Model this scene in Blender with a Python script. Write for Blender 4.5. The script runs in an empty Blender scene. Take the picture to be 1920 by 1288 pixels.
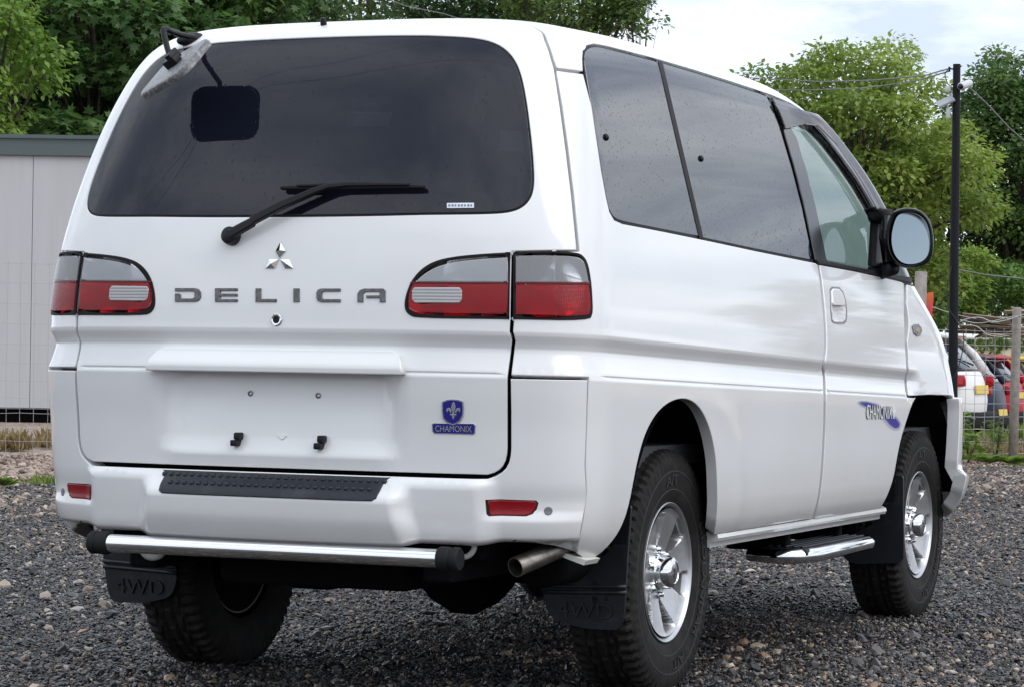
import bpy, bmesh, math, random
import numpy as np
from mathutils import Vector, Matrix, Euler
from mathutils.geometry import delaunay_2d_cdt
random.seed(7); RNG = np.random.default_rng(7)
scene = bpy.context.scene
COL = scene.collection
R = math.radians

# ------------------------------------------------------------------ camera
CAM = np.array([3.5842, -7.732, 0.9928, 0.4058, 0.0041, 0.0150, 5177.18])
PW, PH = 1920.0, 1288.0
def cam_axes():
    yaw, pitch, roll = CAM[3:6]
    look = np.array([-math.sin(yaw)*math.cos(pitch), math.cos(yaw)*math.cos(pitch), math.sin(pitch)])
    r = np.array([math.cos(yaw), math.sin(yaw), 0.0]); u = np.cross(r, look)
    r2 = r*math.cos(roll)+u*math.sin(roll); u2 = np.cross(r2, look)
    return r2, u2, look
CR_, CU_, CL_ = cam_axes()
def proj(P):
    d = np.asarray(P, float)-CAM[:3]; z = d@CL_
    return np.stack([PW/2+CAM[6]*(d@CR_)/z, PH/2-CAM[6]*(d@CU_)/z], -1)
def ray(px, py):
    return CL_+CR_*(px-PW/2)/CAM[6]-CU_*(py-PH/2)/CAM[6]
def hit(px, py, axis, val):
    d = ray(px, py); return CAM[:3]+d*((val-CAM[axis])/d[axis])
def at_depth(px, py, dist):
    return CAM[:3]+ray(px, py)*dist
cd = bpy.data.cameras.new('camera'); cam_ob = bpy.data.objects.new('camera', cd); COL.objects.link(cam_ob)
cd.sensor_fit = 'HORIZONTAL'; cd.sensor_width = 36.0; cd.lens = 36.0*CAM[6]/PW
cd.clip_start = 0.1; cd.clip_end = 2000.0
M = Matrix.Identity(4)
for i in range(3):
    M[i][0] = CR_[i]; M[i][1] = CU_[i]; M[i][2] = -CL_[i]; M[i][3] = CAM[i]
cam_ob.matrix_world = M
scene.camera = cam_ob

# ------------------------------------------------------------------ sky and sun
SUN_EL, SUN_AZ = R(46), R(98)     # azimuth measured clockwise from +y
world = bpy.data.worlds.new('World'); scene.world = world; world.use_nodes = True
wn = world.node_tree.nodes; wl = world.node_tree.links; wn.clear()
wout = wn.new('ShaderNodeOutputWorld'); bg = wn.new('ShaderNodeBackground'); bg.inputs['Strength'].default_value = 0.12
sky = wn.new('ShaderNodeTexSky'); sky.sky_type = 'NISHITA'; sky.sun_disc = False
sky.sun_elevation = SUN_EL; sky.sun_rotation = SUN_AZ; sky.air_density = 1.0; sky.dust_density = 2.0
tc = wn.new('ShaderNodeTexCoord'); sep = wn.new('ShaderNodeSeparateXYZ'); wl.new(tc.outputs['Generated'], sep.inputs[0])
def wmath(op, a, b=None):
    n = wn.new('ShaderNodeMath'); n.operation = op
    for i, v in enumerate((a, b)):
        if v is None: continue
        if isinstance(v, (int, float)): n.inputs[i].default_value = v
        else: wl.new(v, n.inputs[i])
    return n.outputs[0]
den = wmath('ADD', wmath('MAXIMUM', sep.outputs[2], 0.0), 0.22)
cx = wmath('DIVIDE', sep.outputs[0], den); cy = wmath('DIVIDE', sep.outputs[1], den)
comb = wn.new('ShaderNodeCombineXYZ'); wl.new(cx, comb.inputs[0]); wl.new(cy, comb.inputs[1])
n1 = wn.new('ShaderNodeTexNoise'); n1.inputs['Scale'].default_value = 0.9; n1.inputs['Detail'].default_value = 9; n1.inputs['Roughness'].default_value = 0.55
n1.inputs['Distortion'].default_value = 0.5
wl.new(comb.outputs[0], n1.inputs['Vector'])
n2 = wn.new('ShaderNodeTexNoise'); n2.inputs['Scale'].default_value = 1.9; n2.inputs['Detail'].default_value = 8; n2.inputs['Roughness'].default_value = 0.6
off = wn.new('ShaderNodeVectorMath'); off.operation = 'ADD'; off.inputs[1].default_value = (7.3, 2.1, 3.0); wl.new(comb.outputs[0], off.inputs[0]); wl.new(off.outputs[0], n2.inputs['Vector'])
cr = wn.new('ShaderNodeValToRGB'); wl.new(n2.outputs['Fac'], cr.inputs['Fac'])
cr.color_ramp.elements[0].position = 0.36; cr.color_ramp.elements[0].color = (6.6, 7.6, 9.4, 1)
cr.color_ramp.elements[1].position = 0.60; cr.color_ramp.elements[1].color = (12.9, 13.5, 14.4, 1)
cov = wn.new('ShaderNodeValToRGB'); wl.new(n1.outputs['Fac'], cov.inputs['Fac'])
cov.color_ramp.elements[0].position = 0.30; cov.color_ramp.elements[0].color = (0.62, 0.62, 0.62, 1)
cov.color_ramp.elements[1].position = 0.50; cov.color_ramp.elements[1].color = (1, 1, 1, 1)
mixw = wn.new('ShaderNodeMixRGB'); wl.new(cov.outputs[0], mixw.inputs[0]); wl.new(sky.outputs[0], mixw.inputs[1]); wl.new(cr.outputs[0], mixw.inputs[2])
wl.new(mixw.outputs[0], bg.inputs['Color']); wl.new(bg.outputs[0], wout.inputs['Surface'])
sd = bpy.data.lights.new('sun', 'SUN'); sd.energy = 1.5; sd.angle = R(50); sd.color = (1.0, 0.98, 0.95)
sun = bpy.data.objects.new('sun', sd); COL.objects.link(sun)
sdir = Vector((math.sin(SUN_AZ)*math.cos(SUN_EL), math.cos(SUN_AZ)*math.cos(SUN_EL), math.sin(SUN_EL)))
sun.rotation_euler = (-sdir).to_track_quat('-Z', 'Y').to_euler()
scene.view_settings.view_transform = 'Standard'; scene.view_settings.look = 'None'
scene.view_settings.gamma = 1.0; scene.view_settings.use_curve_mapping = False
scene.view_settings.exposure = -0.07
scene.render.engine = 'CYCLES'
scene.cycles.use_denoising = True
scene.cycles.max_bounces = 8; scene.cycles.transparent_max_bounces = 24; scene.cycles.glossy_bounces = 5; scene.cycles.transmission_bounces = 6
scene.cycles.caustics_reflective = False; scene.cycles.caustics_refractive = False; scene.cycles.sample_clamp_indirect = 6.0

# ------------------------------------------------------------------ materials
MATS = {}
def mat(name, col=(.5, .5, .5), rough=.5, metal=0.0, coat=0.0, spec=.5, noise=None, bump=None, ior=None):
    """procedural material; noise=(scale, colour2, lo, hi), bump=(scale, strength, distance)"""
    if name in MATS: return MATS[name]
    m = bpy.data.materials.new(name); m.use_nodes = True; MATS[name] = m
    nt = m.node_tree; b = nt.nodes['Principled BSDF']
    b.inputs['Base Color'].default_value = (*col, 1); b.inputs['Roughness'].default_value = rough
    b.inputs['Metallic'].default_value = metal; b.inputs['Coat Weight'].default_value = coat
    b.inputs['Coat Roughness'].default_value = 0.04; b.inputs['Specular IOR Level'].default_value = spec
    if ior: b.inputs['IOR'].default_value = ior
    tcn = nt.nodes.new('ShaderNodeTexCoord')
    if noise:
        sc, c2, lo, hi = noise
        n = nt.nodes.new('ShaderNodeTexNoise'); n.inputs['Scale'].default_value = sc; n.inputs['Detail'].default_value = 6
        nt.links.new(tcn.outputs['Object'], n.inputs['Vector'])
        r_ = nt.nodes.new('ShaderNodeValToRGB'); r_.color_ramp.elements[0].position = lo; r_.color_ramp.elements[1].position = hi
        r_.color_ramp.elements[0].color = (*col, 1); r_.color_ramp.elements[1].color = (*c2, 1)
        nt.links.new(n.outputs['Fac'], r_.inputs['Fac']); nt.links.new(r_.outputs[0], b.inputs['Base Color'])
    if bump:
        sc, st, di = bump
        n = nt.nodes.new('ShaderNodeTexNoise'); n.inputs['Scale'].default_value = sc; n.inputs['Detail'].default_value = 5
        nt.links.new(tcn.outputs['Object'], n.inputs['Vector'])
        bp = nt.nodes.new('ShaderNodeBump'); bp.inputs['Strength'].default_value = st; bp.inputs['Distance'].default_value = di
        nt.links.new(n.outputs['Fac'], bp.inputs['Height']); nt.links.new(bp.outputs[0], b.inputs['Normal'])
    return m

# ------------------------------------------------------------------ mesh helpers
def link(o, parent=None):
    COL.objects.link(o)
    if parent is not None: o.parent = parent
    return o
def mesh_obj(name, verts, faces, material, parent=None, smooth=True, normals=None, fmats=None):
    me = bpy.data.meshes.new(name)
    me.from_pydata([tuple(map(float, v)) for v in verts], [], [tuple(int(i) for i in f) for f in faces])
    mats = material if isinstance(material, (list, tuple)) else [material]
    for mm in mats: me.materials.append(mm)
    if fmats is not None: me.polygons.foreach_set('material_index', np.asarray(fmats, dtype=np.int32))
    if smooth: me.polygons.foreach_set('use_smooth', np.ones(len(me.polygons), dtype=bool))
    if normals is not None: me.normals_split_custom_set_from_vertices([tuple(map(float, n)) for n in normals])
    me.update()
    return link(bpy.data.objects.new(name, me), parent)
def bm_obj(name, bm, material, parent=None, smooth=False, angle=None):
    me = bpy.data.meshes.new(name); bm.to_mesh(me); bm.free()
    mats = material if isinstance(material, (list, tuple)) else [material]
    for mm in mats: me.materials.append(mm)
    if smooth:
        me.polygons.foreach_set('use_smooth', np.ones(len(me.polygons), dtype=bool))
        if angle is not None: me.set_sharp_from_angle(angle=R(angle))
    return link(bpy.data.objects.new(name, me), parent)
def empty(name, loc, label=None, cat=None, group=None, kind=None, rz=0.0):
    o = bpy.data.objects.new(name, None); COL.objects.link(o); o.location = loc; o.rotation_euler = (0, 0, rz)
    o.empty_display_size = 0.2
    return tag(o, label, cat, group, kind)
def tag(o, label=None, cat=None, group=None, kind=None):
    if label: o['label'] = label
    if cat: o['category'] = cat
    if group: o['group'] = group
    if kind: o['kind'] = kind
    return o
def bm_box(bm, c, s, rot=None, bevel=0.0, seg=2):
    r = bmesh.ops.create_cube(bm, size=1.0); vs = r['verts']
    for v in vs: v.co = Vector((v.co.x*s[0], v.co.y*s[1], v.co.z*s[2]))
    if bevel:
        es = list({e for v in vs for e in v.link_edges})
        rb = bmesh.ops.bevel(bm, geom=es, offset=bevel, segments=seg, affect='EDGES', profile=.5)
        vs = list({v for v in rb['verts']} | {v for v in vs if v.is_valid})
    mt = Matrix.Translation(c) @ (rot.to_matrix().to_4x4() if rot is not None else Matrix.Identity(4))
    bmesh.ops.transform(bm, matrix=mt, verts=vs)
    return vs
def tube_geo(pts, rad, n=12, caps=True, closed=False):
    pts = [Vector(p) for p in pts]; rads = rad if isinstance(rad, (list, tuple)) else [rad]*len(pts)
    V, F = [], []; up = None
    for i, p in enumerate(pts):
        a = pts[max(i-1, 0)]; b = pts[min(i+1, len(pts)-1)]
        if closed: a = pts[i-1]; b = pts[(i+1) % len(pts)]
        d = (b-a).normalized()
        if up is None:
            up = d.orthogonal().normalized()
        up = (up-d*up.dot(d)).normalized(); s = d.cross(up)
        for k in range(n):
            q = 2*math.pi*k/n; V.append(p+(up*math.cos(q)+s*math.sin(q))*rads[i])
    m = len(pts)
    for i in range(m if closed else m-1):
        for k in range(n):
            j = (i+1) % m
            F.append((i*n+k, i*n+(k+1) % n, j*n+(k+1) % n, j*n+k))
    if caps and not closed:
        F.append(tuple(range(n))[::-1]); F.append(tuple(range((m-1)*n, m*n)))
    return V, F
def tube(name, pts, rad, material, parent=None, n=12, closed=False):
    V, F = tube_geo(pts, rad, n, True, closed)
    o = mesh_obj(name, V, F, material, parent)
    o.data.set_sharp_from_angle(angle=R(50)); return o
def join_geo(parts):
    V, F = [], []
    for v, f in parts:
        k = len(V); V += list(v); F += [tuple(i+k for i in q) for q in f]
    return V, F
def lathe_geo(profile, n=48, axis='x', center=(0, 0, 0)):
    """profile: (offset along axis, radius)"""
    V, F = [], []; m = len(profile)
    for k in range(n):
        q = 2*math.pi*k/n; c, s = math.cos(q), math.sin(q)
        for a, r in profile:
            if axis == 'x': V.append((center[0]+a, center[1]+r*c, center[2]+r*s))
            elif axis == 'y': V.append((center[0]+r*s, center[1]+a, center[2]+r*c))
            else: V.append((center[0]+r*c, center[1]+r*s, center[2]+a))
    for k in range(n):
        for i in range(m-1):
            F.append((k*m+i, k*m+i+1, ((k+1) % n)*m+i+1, ((k+1) % n)*m+i))
    return V, F
def copy_tree(o, parent=None):
    c = o.copy(); COL.objects.link(c); c.parent = parent
    for ch in o.children: copy_tree(ch, c)
    return c

# ---- ring table: ring height, half width, rear y, front y, rear cap depth, front cap depth, exponents
RING=np.array([
# z     w     yr     yf    ar   af   shear
(0.430,0.806,-0.940,3.38,0.34,0.55,0.005),
(0.470,0.834,-0.975,3.44,0.34,0.55,0.006),
(0.520,0.852,-0.998,3.49,0.34,0.55,0.008),
(0.600,0.862,-1.010,3.52,0.34,0.55,0.012),
(0.700,0.866,-1.018,3.53,0.34,0.55,0.016),
(0.800,0.867,-1.024,3.53,0.34,0.55,0.020),
(0.900,0.868,-1.032,3.52,0.34,0.55,0.023),
(1.000,0.868,-1.036,3.49,0.34,0.58,0.026),
(1.100,0.865,-1.035,3.44,0.34,0.60,0.028),
(1.200,0.857,-1.028,3.34,0.34,0.60,0.027),
(1.300,0.844,-1.015,3.13,0.34,0.58,0.025),
(1.370,0.832,-1.000,2.97,0.34,0.55,0.024),
(1.460,0.814,-0.975,2.82,0.34,0.52,0.018),
(1.560,0.793,-0.942,2.66,0.34,0.50,0.012),
(1.660,0.766,-0.906,2.48,0.34,0.50,0.006),
(1.760,0.730,-0.866,2.25,0.34,0.50,0.002),
(1.825,0.700,-0.834,2.09,0.34,0.50,0.0),
(1.872,0.665,-0.806,1.88,0.34,0.50,0.0),
(1.905,0.620,-0.772,1.74,0.34,0.50,0.0),
(1.928,0.555,-0.720,1.56,0.33,0.50,0.0),
(1.942,0.455,-0.620,1.25,0.30,0.45,0.0),
(1.950,0.290,-0.440,0.85,0.22,0.35,0.0),
(1.954,0.004,-0.140,0.30,0.05,0.10,0.0),
])
def chordT():
    R=RING
    d=np.sqrt(np.diff(R[:,0])**2+np.diff(R[:,1])**2)
    t=np.concatenate([[0],np.cumsum(d)])
    return t
TK=chordT()
def hermite(xk,yk,x):
    # monotone-ish cubic (Fritsch-Carlson / pchip)
    h=np.diff(xk); dl=np.diff(yk,axis=0)/h[:,None]
    m=np.zeros_like(yk)
    w1=(2*h[1:]+h[:-1])[:,None]; w2=(h[1:]+2*h[:-1])[:,None]
    same=dl[:-1]*dl[1:]>0
    with np.errstate(divide='ignore',invalid='ignore'):
        mm=(w1+w2)/(w1/dl[:-1]+w2/dl[1:])
    m[1:-1]=np.where(same,mm,0); m[0]=dl[0]; m[-1]=dl[-1]
    i=np.clip(np.searchsorted(xk,x,side='right')-1,0,len(xk)-2)
    u=((x-xk[i])/h[i])[...,None]; H=h[i][...,None]
    return (1+2*u)*(1-u)**2*yk[i]+u*(1-u)**2*H*m[i]+u*u*(3-2*u)*yk[i+1]+u*u*(u-1)*H*m[i+1]
def t_of_z(z):
    tt=np.linspace(0,TK[-1],3000); zz=hermite(TK,RING[:,:1],tt)[:,0]
    return np.interp(z,zz,tt)
NR,NF=3.0,3.0
def captab(n,w,a):
    ph=np.linspace(0,np.pi/2,4001); x=w*np.sin(ph)**(2/n); y=-a*np.cos(ph)**(2/n)
    L=np.concatenate([[0],np.cumsum(np.hypot(np.diff(x),np.diff(y)))])
    return L/L[-1],ph,L[-1]
CR,PR,LR=captab(NR,.85,.34); CF,PF,LF=captab(NF,.85,.55)
LS=3.3
U1,U2,U3=LR,LR+LS,LR+LS+LF
def smst(a,b,x):
    q=np.clip((x-a)/(b-a),0,1); return q*q*(3-2*q)
def base(U,t):
    U=np.asarray(U,float); t=np.asarray(t,float)
    U,t=np.broadcast_arrays(U,t)
    sg=np.where((U<0)|(U>U3),-1.,1.); u=np.abs(U); u=np.where(u>U3,2*U3-u,u)
    P=hermite(TK,RING,np.clip(t,0,TK[-1]))
    z,w,yr,yf,ar,af,sh=[P[...,i] for i in range(7)]
    c=np.interp(np.clip(u/LR,0,1),CR,PR)
    xr=w*np.sin(c)**(2/NR); yrr=yr+ar-ar*np.clip(np.cos(c),0,1)**(2/NR)
    q=np.clip((u-U1)/LS,0,1)
    ys=(yr+ar)*(1-q)+(yf-af)*q
    c2=np.interp(np.clip((U3-u)/LF,0,1),CF,PF)
    xf=w*np.sin(c2)**(2/NF); yff=yf-af+af*np.clip(np.cos(c2),0,1)**(2/NF)
    x=np.where(u<U1,xr,np.where(u<U2,w,xf)); y=np.where(u<U1,yrr,np.where(u<U2,ys,yff))
    # plan taper toward the front of the upper body
    x=x*(1-0.012*smst(1.0,3.2,y))
    # rear roof drop
    zz=z-sh*(y+.95)+.030*smst(1.70,1.90,z)*smst(-.85,.2,y)*(1-.6*smst(1.2,2.0,y))
    return np.stack([x*sg,y,zz],-1)
SC=np.array([(0,0),(.60,0),(.80,.004),(.90,.007),(.930,.008),(.945,.004),(.962,-.003),(.985,-.011),(1.0,-.0155),(1.010,-.016),(1.022,-.012),(1.036,-.005),(1.044,-.001),(1.052,.0005),(1.065,0),(3,0)])
def scoop(U,t,P):
    z=hermite(TK,RING[:,:1],np.clip(t,0,TK[-1]))[...,0]
    y=P[...,1]
    g=-.0045*np.exp(-((z-.9405)/.0028)**2)*(1-smst(.64,.66,np.abs(P[...,0]))*(1-smst(-.80,-.74,y)))
    return (np.interp(z,SC[:,0],SC[:,1])+g)*(1-smst(2.42,2.56,y))
def normal(U,t,f,h=2e-3):
    du=f(U+h,t)-f(U-h,t); dt=f(U,np.minimum(t+h,TK[-1]))-f(U,np.maximum(t-h,0))
    n=np.cross(du,dt); n/= (np.linalg.norm(n,axis=-1,keepdims=True)+1e-12)
    return n
def outline_n(U,t):
    return normal(U,t,base)
# ------------------------------------------------------------------ panels cut from the body surface
def surf(U, t, disp=None):
    P = base(U, t); N = normal(U, t, base)
    o = scoop(U, t, P)
    if disp is not None: o = o+disp(P, U, t)
    return P+N*o[..., None]
def surf_n(U, t, disp=None, h=1.5e-3):
    f = lambda a, b: surf(a, b, disp)
    return normal(U, t, f, h)
_gu, _gt = np.meshgrid(np.linspace(-1.0, U3, 330), np.linspace(0, TK[-1], 110)); _gu = _gu.ravel(); _gt = _gt.ravel()
_GP = base(_gu, _gt); _GN = normal(_gu, _gt, base); _gok = ((CAM[:3]-_GP)*_GN).sum(1) > 0.05
_gq = proj(_GP)
def dens(L, d=14.0):
    L = np.array(L, float); out = []
    for a, b in zip(L, np.roll(L, -1, 0)):
        k = max(1, int(np.ceil(np.linalg.norm(b-a)/d)))
        out += [a+(b-a)*j/k for j in range(k)]
    return np.array(out)
def densp(L, d=14.0):
    """open polyline"""
    L = np.array(L, float); out = []
    for a, b in zip(L[:-1], L[1:]):
        k = max(1, int(np.ceil(np.linalg.norm(b-a)/d)))
        out += [a+(b-a)*j/k for j in range(k)]
    return np.array(out+[L[-1]])
def px2st(pts, disp=None):
    p = np.array(pts, float)
    i = np.concatenate([(((_gq[:, 0][None]-q[:, :1])**2+(_gq[:, 1][None]-q[:, 1:])**2)+np.where(_gok, 0, 1e7)[None]).argmin(1) for q in np.array_split(p, len(p)//150+1)]); S = np.stack([_gu[i], _gt[i]], 1)
    f = lambda S: proj(surf(S[:, 0], S[:, 1], disp))-p
    for k in range(9):
        r = f(S); h = 2e-4
        a = (f(S+[h, 0])-r)/h; b = (f(S+[0, h])-r)/h
        det = a[:, 0]*b[:, 1]-a[:, 1]*b[:, 0]
        det = np.where(np.abs(det) < 2e3, np.sign(det+1e-9)*2e3, det)
        du = (-r[:, 0]*b[:, 1]+r[:, 1]*b[:, 0])/det; dt = (-a[:, 0]*r[:, 1]+a[:, 1]*r[:, 0])/det
        S = S+np.clip(np.stack([du, dt], 1), -.05, .05)
    return S
def met2st(pts, axes, guessU):
    """(x,z) or (y,z) pairs to surface coordinates"""
    p = np.array(pts, float); S = np.stack([np.full(len(p), float(guessU)), t_of_z(p[:, 1])], 1)
    f = lambda S: base(S[:, 0], S[:, 1])[:, axes]-p
    for k in range(14):
        r = f(S); h = 2e-4
        a = (f(S+[h, 0])-r)/h; b = (f(S+[0, h])-r)/h
        det = a[:, 0]*b[:, 1]-a[:, 1]*b[:, 0]; det = np.where(np.abs(det) < .02, np.sign(det+1e-9)*.02, det)
        du = (-r[:, 0]*b[:, 1]+r[:, 1]*b[:, 0])/det; dt = (-a[:, 0]*r[:, 1]+a[:, 1]*r[:, 0])/det
        S = S+np.clip(np.stack([du, dt], 1), -.15, .1)
    return S
rear = lambda pts: met2st(pts, [0, 2], .4)
side = lambda pts, g=2.6: met2st(pts, [1, 2], g)
def chaikin(L, n=2, closed=True):
    L = np.array(L, float)
    for _ in range(n):
        B = np.roll(L, -1, 0)
        L = np.stack([L*.75+B*.25, L*.25+B*.75], 1).reshape(-1, L.shape[1])
    return L
def sm(L, sharp=(), n=2):
    L = [tuple(p) for p in L]; out = []
    for i, p in enumerate(L): out += [p]*(3 if i in sharp else 1)
    return chaikin(out, n)
def smo(L, n=2):
    L = np.array(L, float)
    for _ in range(n):
        a, b = L[:-1], L[1:]; L = np.concatenate([L[:1], np.stack([a*.75+b*.25, a*.25+b*.75], 1).reshape(-1, 2)[1:-1], L[-1:]])
    return L
def round_corners(L, r, n=5, only=None):
    """round polygon corners with quadratic arcs of reach r (same unit as L)"""
    L = np.array(L, float); m = len(L); out = []
    for i in range(m):
        p = L[i]; a = L[i-1]-p; b = L[(i+1) % m]-p; la = np.linalg.norm(a); lb = np.linalg.norm(b)
        rr = r if only is None or i in only else 0
        rr = min(rr, la*.48, lb*.48)
        if rr < 1e-6: out.append(p); continue
        A = p+a/la*rr; B = p+b/lb*rr
        for k in range(n+1):
            q = k/n; out.append(A*(1-q)**2+p*2*q*(1-q)+B*q*q)
    return np.array(out)
def resample(L, d=.012):
    out = []
    for a, b in zip(L, np.roll(L, -1, 0)):
        k = max(1, int(np.ceil(np.linalg.norm(b-a)/d)))
        for j in range(k): out.append(a+(b-a)*j/k)
    return np.array(out)
def area(L):
    B = np.roll(L, -1, 0); return .5*(L[:, 0]*B[:, 1]-L[:, 1]*B[:, 0]).sum()
def inset(L, d):
    """offset a CCW loop inwards (a CW loop grows into the material)"""
    e = np.roll(L, -1, 0)-L; e /= np.linalg.norm(e, axis=1, keepdims=True)+1e-12
    n = np.stack([-e[:, 1], e[:, 0]], 1); n2 = n+np.roll(n, 1, 0)
    n2 /= np.maximum(np.linalg.norm(n2, axis=1, keepdims=True), .5)
    k = 1/np.maximum((n2*n).sum(1, keepdims=True), .6)
    return L+n2*d*k
def inside(pts, loops):
    r = np.zeros(len(pts), bool)
    for L in loops:
        B = np.roll(L, -1, 0)
        for (x1, y1), (x2, y2) in zip(L, B):
            if y1 == y2: continue
            c = ((y1 > pts[:, 1]) != (y2 > pts[:, 1]))
            r ^= c & (pts[:, 0] < (x2-x1)*(pts[:, 1]-y1)/(y2-y1)+x1)
    return r
def near(pts, L, d):
    m = np.full(len(pts), 1e9)
    for i in range(0, len(L), 200):
        m = np.minimum(m, ((pts[:, None]-L[None, i:i+200])**2).sum(2).min(1))
    return m < d*d
FINE_T = t_of_z(np.array([.915, .928, .934, .938, .9395, .941, .943, .946, .955, .965, .975, .985, .994, 1.0, 1.006, 1.012, 1.018, 1.026, 1.034, 1.040, 1.045, 1.050, 1.056, 1.064]))
def panel(name, loops, material, parent=None, disp=None, gap=.0025, depth=.025, off=0.0, du=.035, dt=.03, fine=True, inner=None, edge=.0025, fineU=None, bd=.012, mirror=False, rim_mat=None, nf=.28):
    """a sheet on the body surface bounded by loops[0] with holes loops[1:], rounded edges turned inward"""
    loops = [np.array(L, float) for L in loops]
    L2 = []
    for i, L in enumerate(loops):
        a = area(L)
        if (i == 0) != (a > 0): L = L[::-1]
        L2.append(inset(resample(L, bd), gap))
    bound = L2; core = [inset(L, edge) for L in L2]
    lo = bound[0].min(0); hi = bound[0].max(0)
    us = np.arange(lo[0]+du*.37, hi[0], du); ts = np.arange(lo[1]+dt*.41, hi[1], dt)
    if fineU is not None: us = np.unique(np.concatenate([us, fineU]))
    if fine:
        ts = ts[(ts < FINE_T[0]-.008) | (ts > FINE_T[-1]+.008)]; ts = np.sort(np.concatenate([ts, FINE_T]))
    G = np.stack(np.meshgrid(us, ts), -1).reshape(-1, 2)
    G = G[inside(G, core)]
    allc = np.concatenate(core)
    if len(G): G = G[~near(G, allc, min(du, dt, bd)*nf)]
    pts = np.concatenate([allc, G]) if len(G) else allc
    edges = []; k = 0
    for L in core:
        n = len(L); edges += [(k+i, k+(i+1) % n) for i in range(n)]; k += n
    nb = k
    r = delaunay_2d_cdt([Vector(p) for p in pts], edges, [], 0, 1e-7)
    V2 = np.array([tuple(v) for v in r[0]]); F = np.array([f for f in r[2]])
    cen = V2[F].mean(1); F = F[inside(cen, core)]
    # orientation
    a = V2[F[:, 1]]-V2[F[:, 0]]; b = V2[F[:, 2]]-V2[F[:, 0]]; cw = a[:, 0]*b[:, 1]-a[:, 1]*b[:, 0] < 0
    F[cw] = F[cw][:, ::-1]
    if mirror: V2m = V2*[-1, 1]
    n0 = len(V2)
    def ev(S):
        return surf(S[:, 0], S[:, 1], disp), surf_n(S[:, 0], S[:, 1], disp)
    P, N = ev(V2); P = P+N*off
    verts = [P]; norms = [N]; faces = [tuple(f) for f in F]; fm = [0]*len(faces)
    # map core loop vertices to cdt output ids (inputs keep their order at the start)
    k = 0; cnt = n0
    for Lb, Lc in zip(bound, core):
        n = len(Lb); ids = np.arange(k, k+n); k += n
        Pb, Nb = ev(Lb)
        Pc = P[ids]
        o = Pb-(Pc-Nb*off); o -= Nb*(o*Nb).sum(1, keepdims=True); o /= np.linalg.norm(o, axis=1, keepdims=True)+1e-9
        r1 = Pb+Nb*(off-edge*.6); r2 = Pb+Nb*(off-max(depth, edge)); r1b = Pb+Nb*(off-edge*1.6)
        n1 = o*.75+Nb*.66
        verts += [r1, r1b, r2]; norms += [n1/np.linalg.norm(n1, axis=1, keepdims=True), o, o]
        i1 = cnt+np.arange(n); i2 = i1+n; i3 = i2+n; cnt += 3*n
        for A, B, m_ in ((ids, i1, 0), (i1, i2, 0), (i2, i3, 1)):
            for j in range(n):
                q = (j+1) % n; faces.append((A[q], A[j], B[j], B[q])); fm.append(m_)
    mats = [material, rim_mat or material]
    if inner is not None:
        mats.append(inner)
        verts.append(P-N*(depth+off)); norms.append(-N)
        faces += [(f[0]+cnt, f[2]+cnt, f[1]+cnt) for f in F]; fm += [2]*len(F)
    V = np.concatenate(verts); Nn = np.concatenate(norms)
    if mirror:
        V = V*[-1, 1, 1]; Nn = Nn*[-1, 1, 1]; faces = [f[::-1] for f in faces]
    return mesh_obj(name, V, faces, mats, parent, True, Nn, fm)
def both(half):
    """right-half polyline running from the centre line round to the centre line -> closed loop"""
    h = np.array(half, float); L = h[::-1]*[-1, 1]
    return np.concatenate([h, L[np.abs(L[:, 0]) > 1e-6]])
def bothF(half):
    h = np.array(half, float); L = h[::-1].copy(); L[:, 0] = 2*U3-L[:, 0]
    return np.concatenate([h, L[np.abs(L[:, 0]-U3) > 1e-6]])
def text_geo(body, extrude=.06, bevel=0.0):
    cu = bpy.data.curves.new('txt', 'FONT'); cu.body = body; cu.resolution_u = 3; cu.extrude = extrude
    ob = bpy.data.objects.new('txt', cu); me = bpy.data.meshes.new_from_object(ob)
    V = np.array([tuple(v.co) for v in me.vertices]); F = [tuple(p.vertices) for p in me.polygons]
    bpy.data.objects.remove(ob); bpy.data.curves.remove(cu); bpy.data.meshes.remove(me)
    lo = V.min(0); hi = V.max(0); V = (V-lo)/(hi-lo)
    return V, F
def surface_text(name, body, quad, material, parent, off=.001, h=.002, disp=None, geo=None):
    """lettering mapped on a pixel quad (tl, tr, br, bl) lying on the body surface"""
    V, F = geo or text_geo(body)
    q = [np.array(c, float) for c in quad]
    x = V[:, :1]; y = V[:, 1:2]
    px = (q[0]*(1-x)+q[1]*x)*y+(q[3]*(1-x)+q[2]*x)*(1-y)
    S = px2st(px, disp); N = surf_n(S[:, 0], S[:, 1], disp); P = surf(S[:, 0], S[:, 1], disp)+N*(off+h*V[:, 2:3])
    return mesh_obj(name, P, F, material, parent, False)
def prism_on_surface(name, pxloop, material, parent, off=.001, h=.003, disp=None, **k):
    return panel(name, [px2st(pxloop, disp)], material, parent, disp=disp, gap=0, off=off+h, depth=h+.001, du=.05, dt=.05, fine=False, edge=min(.0012, h*.4), bd=.006, **k)
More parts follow.
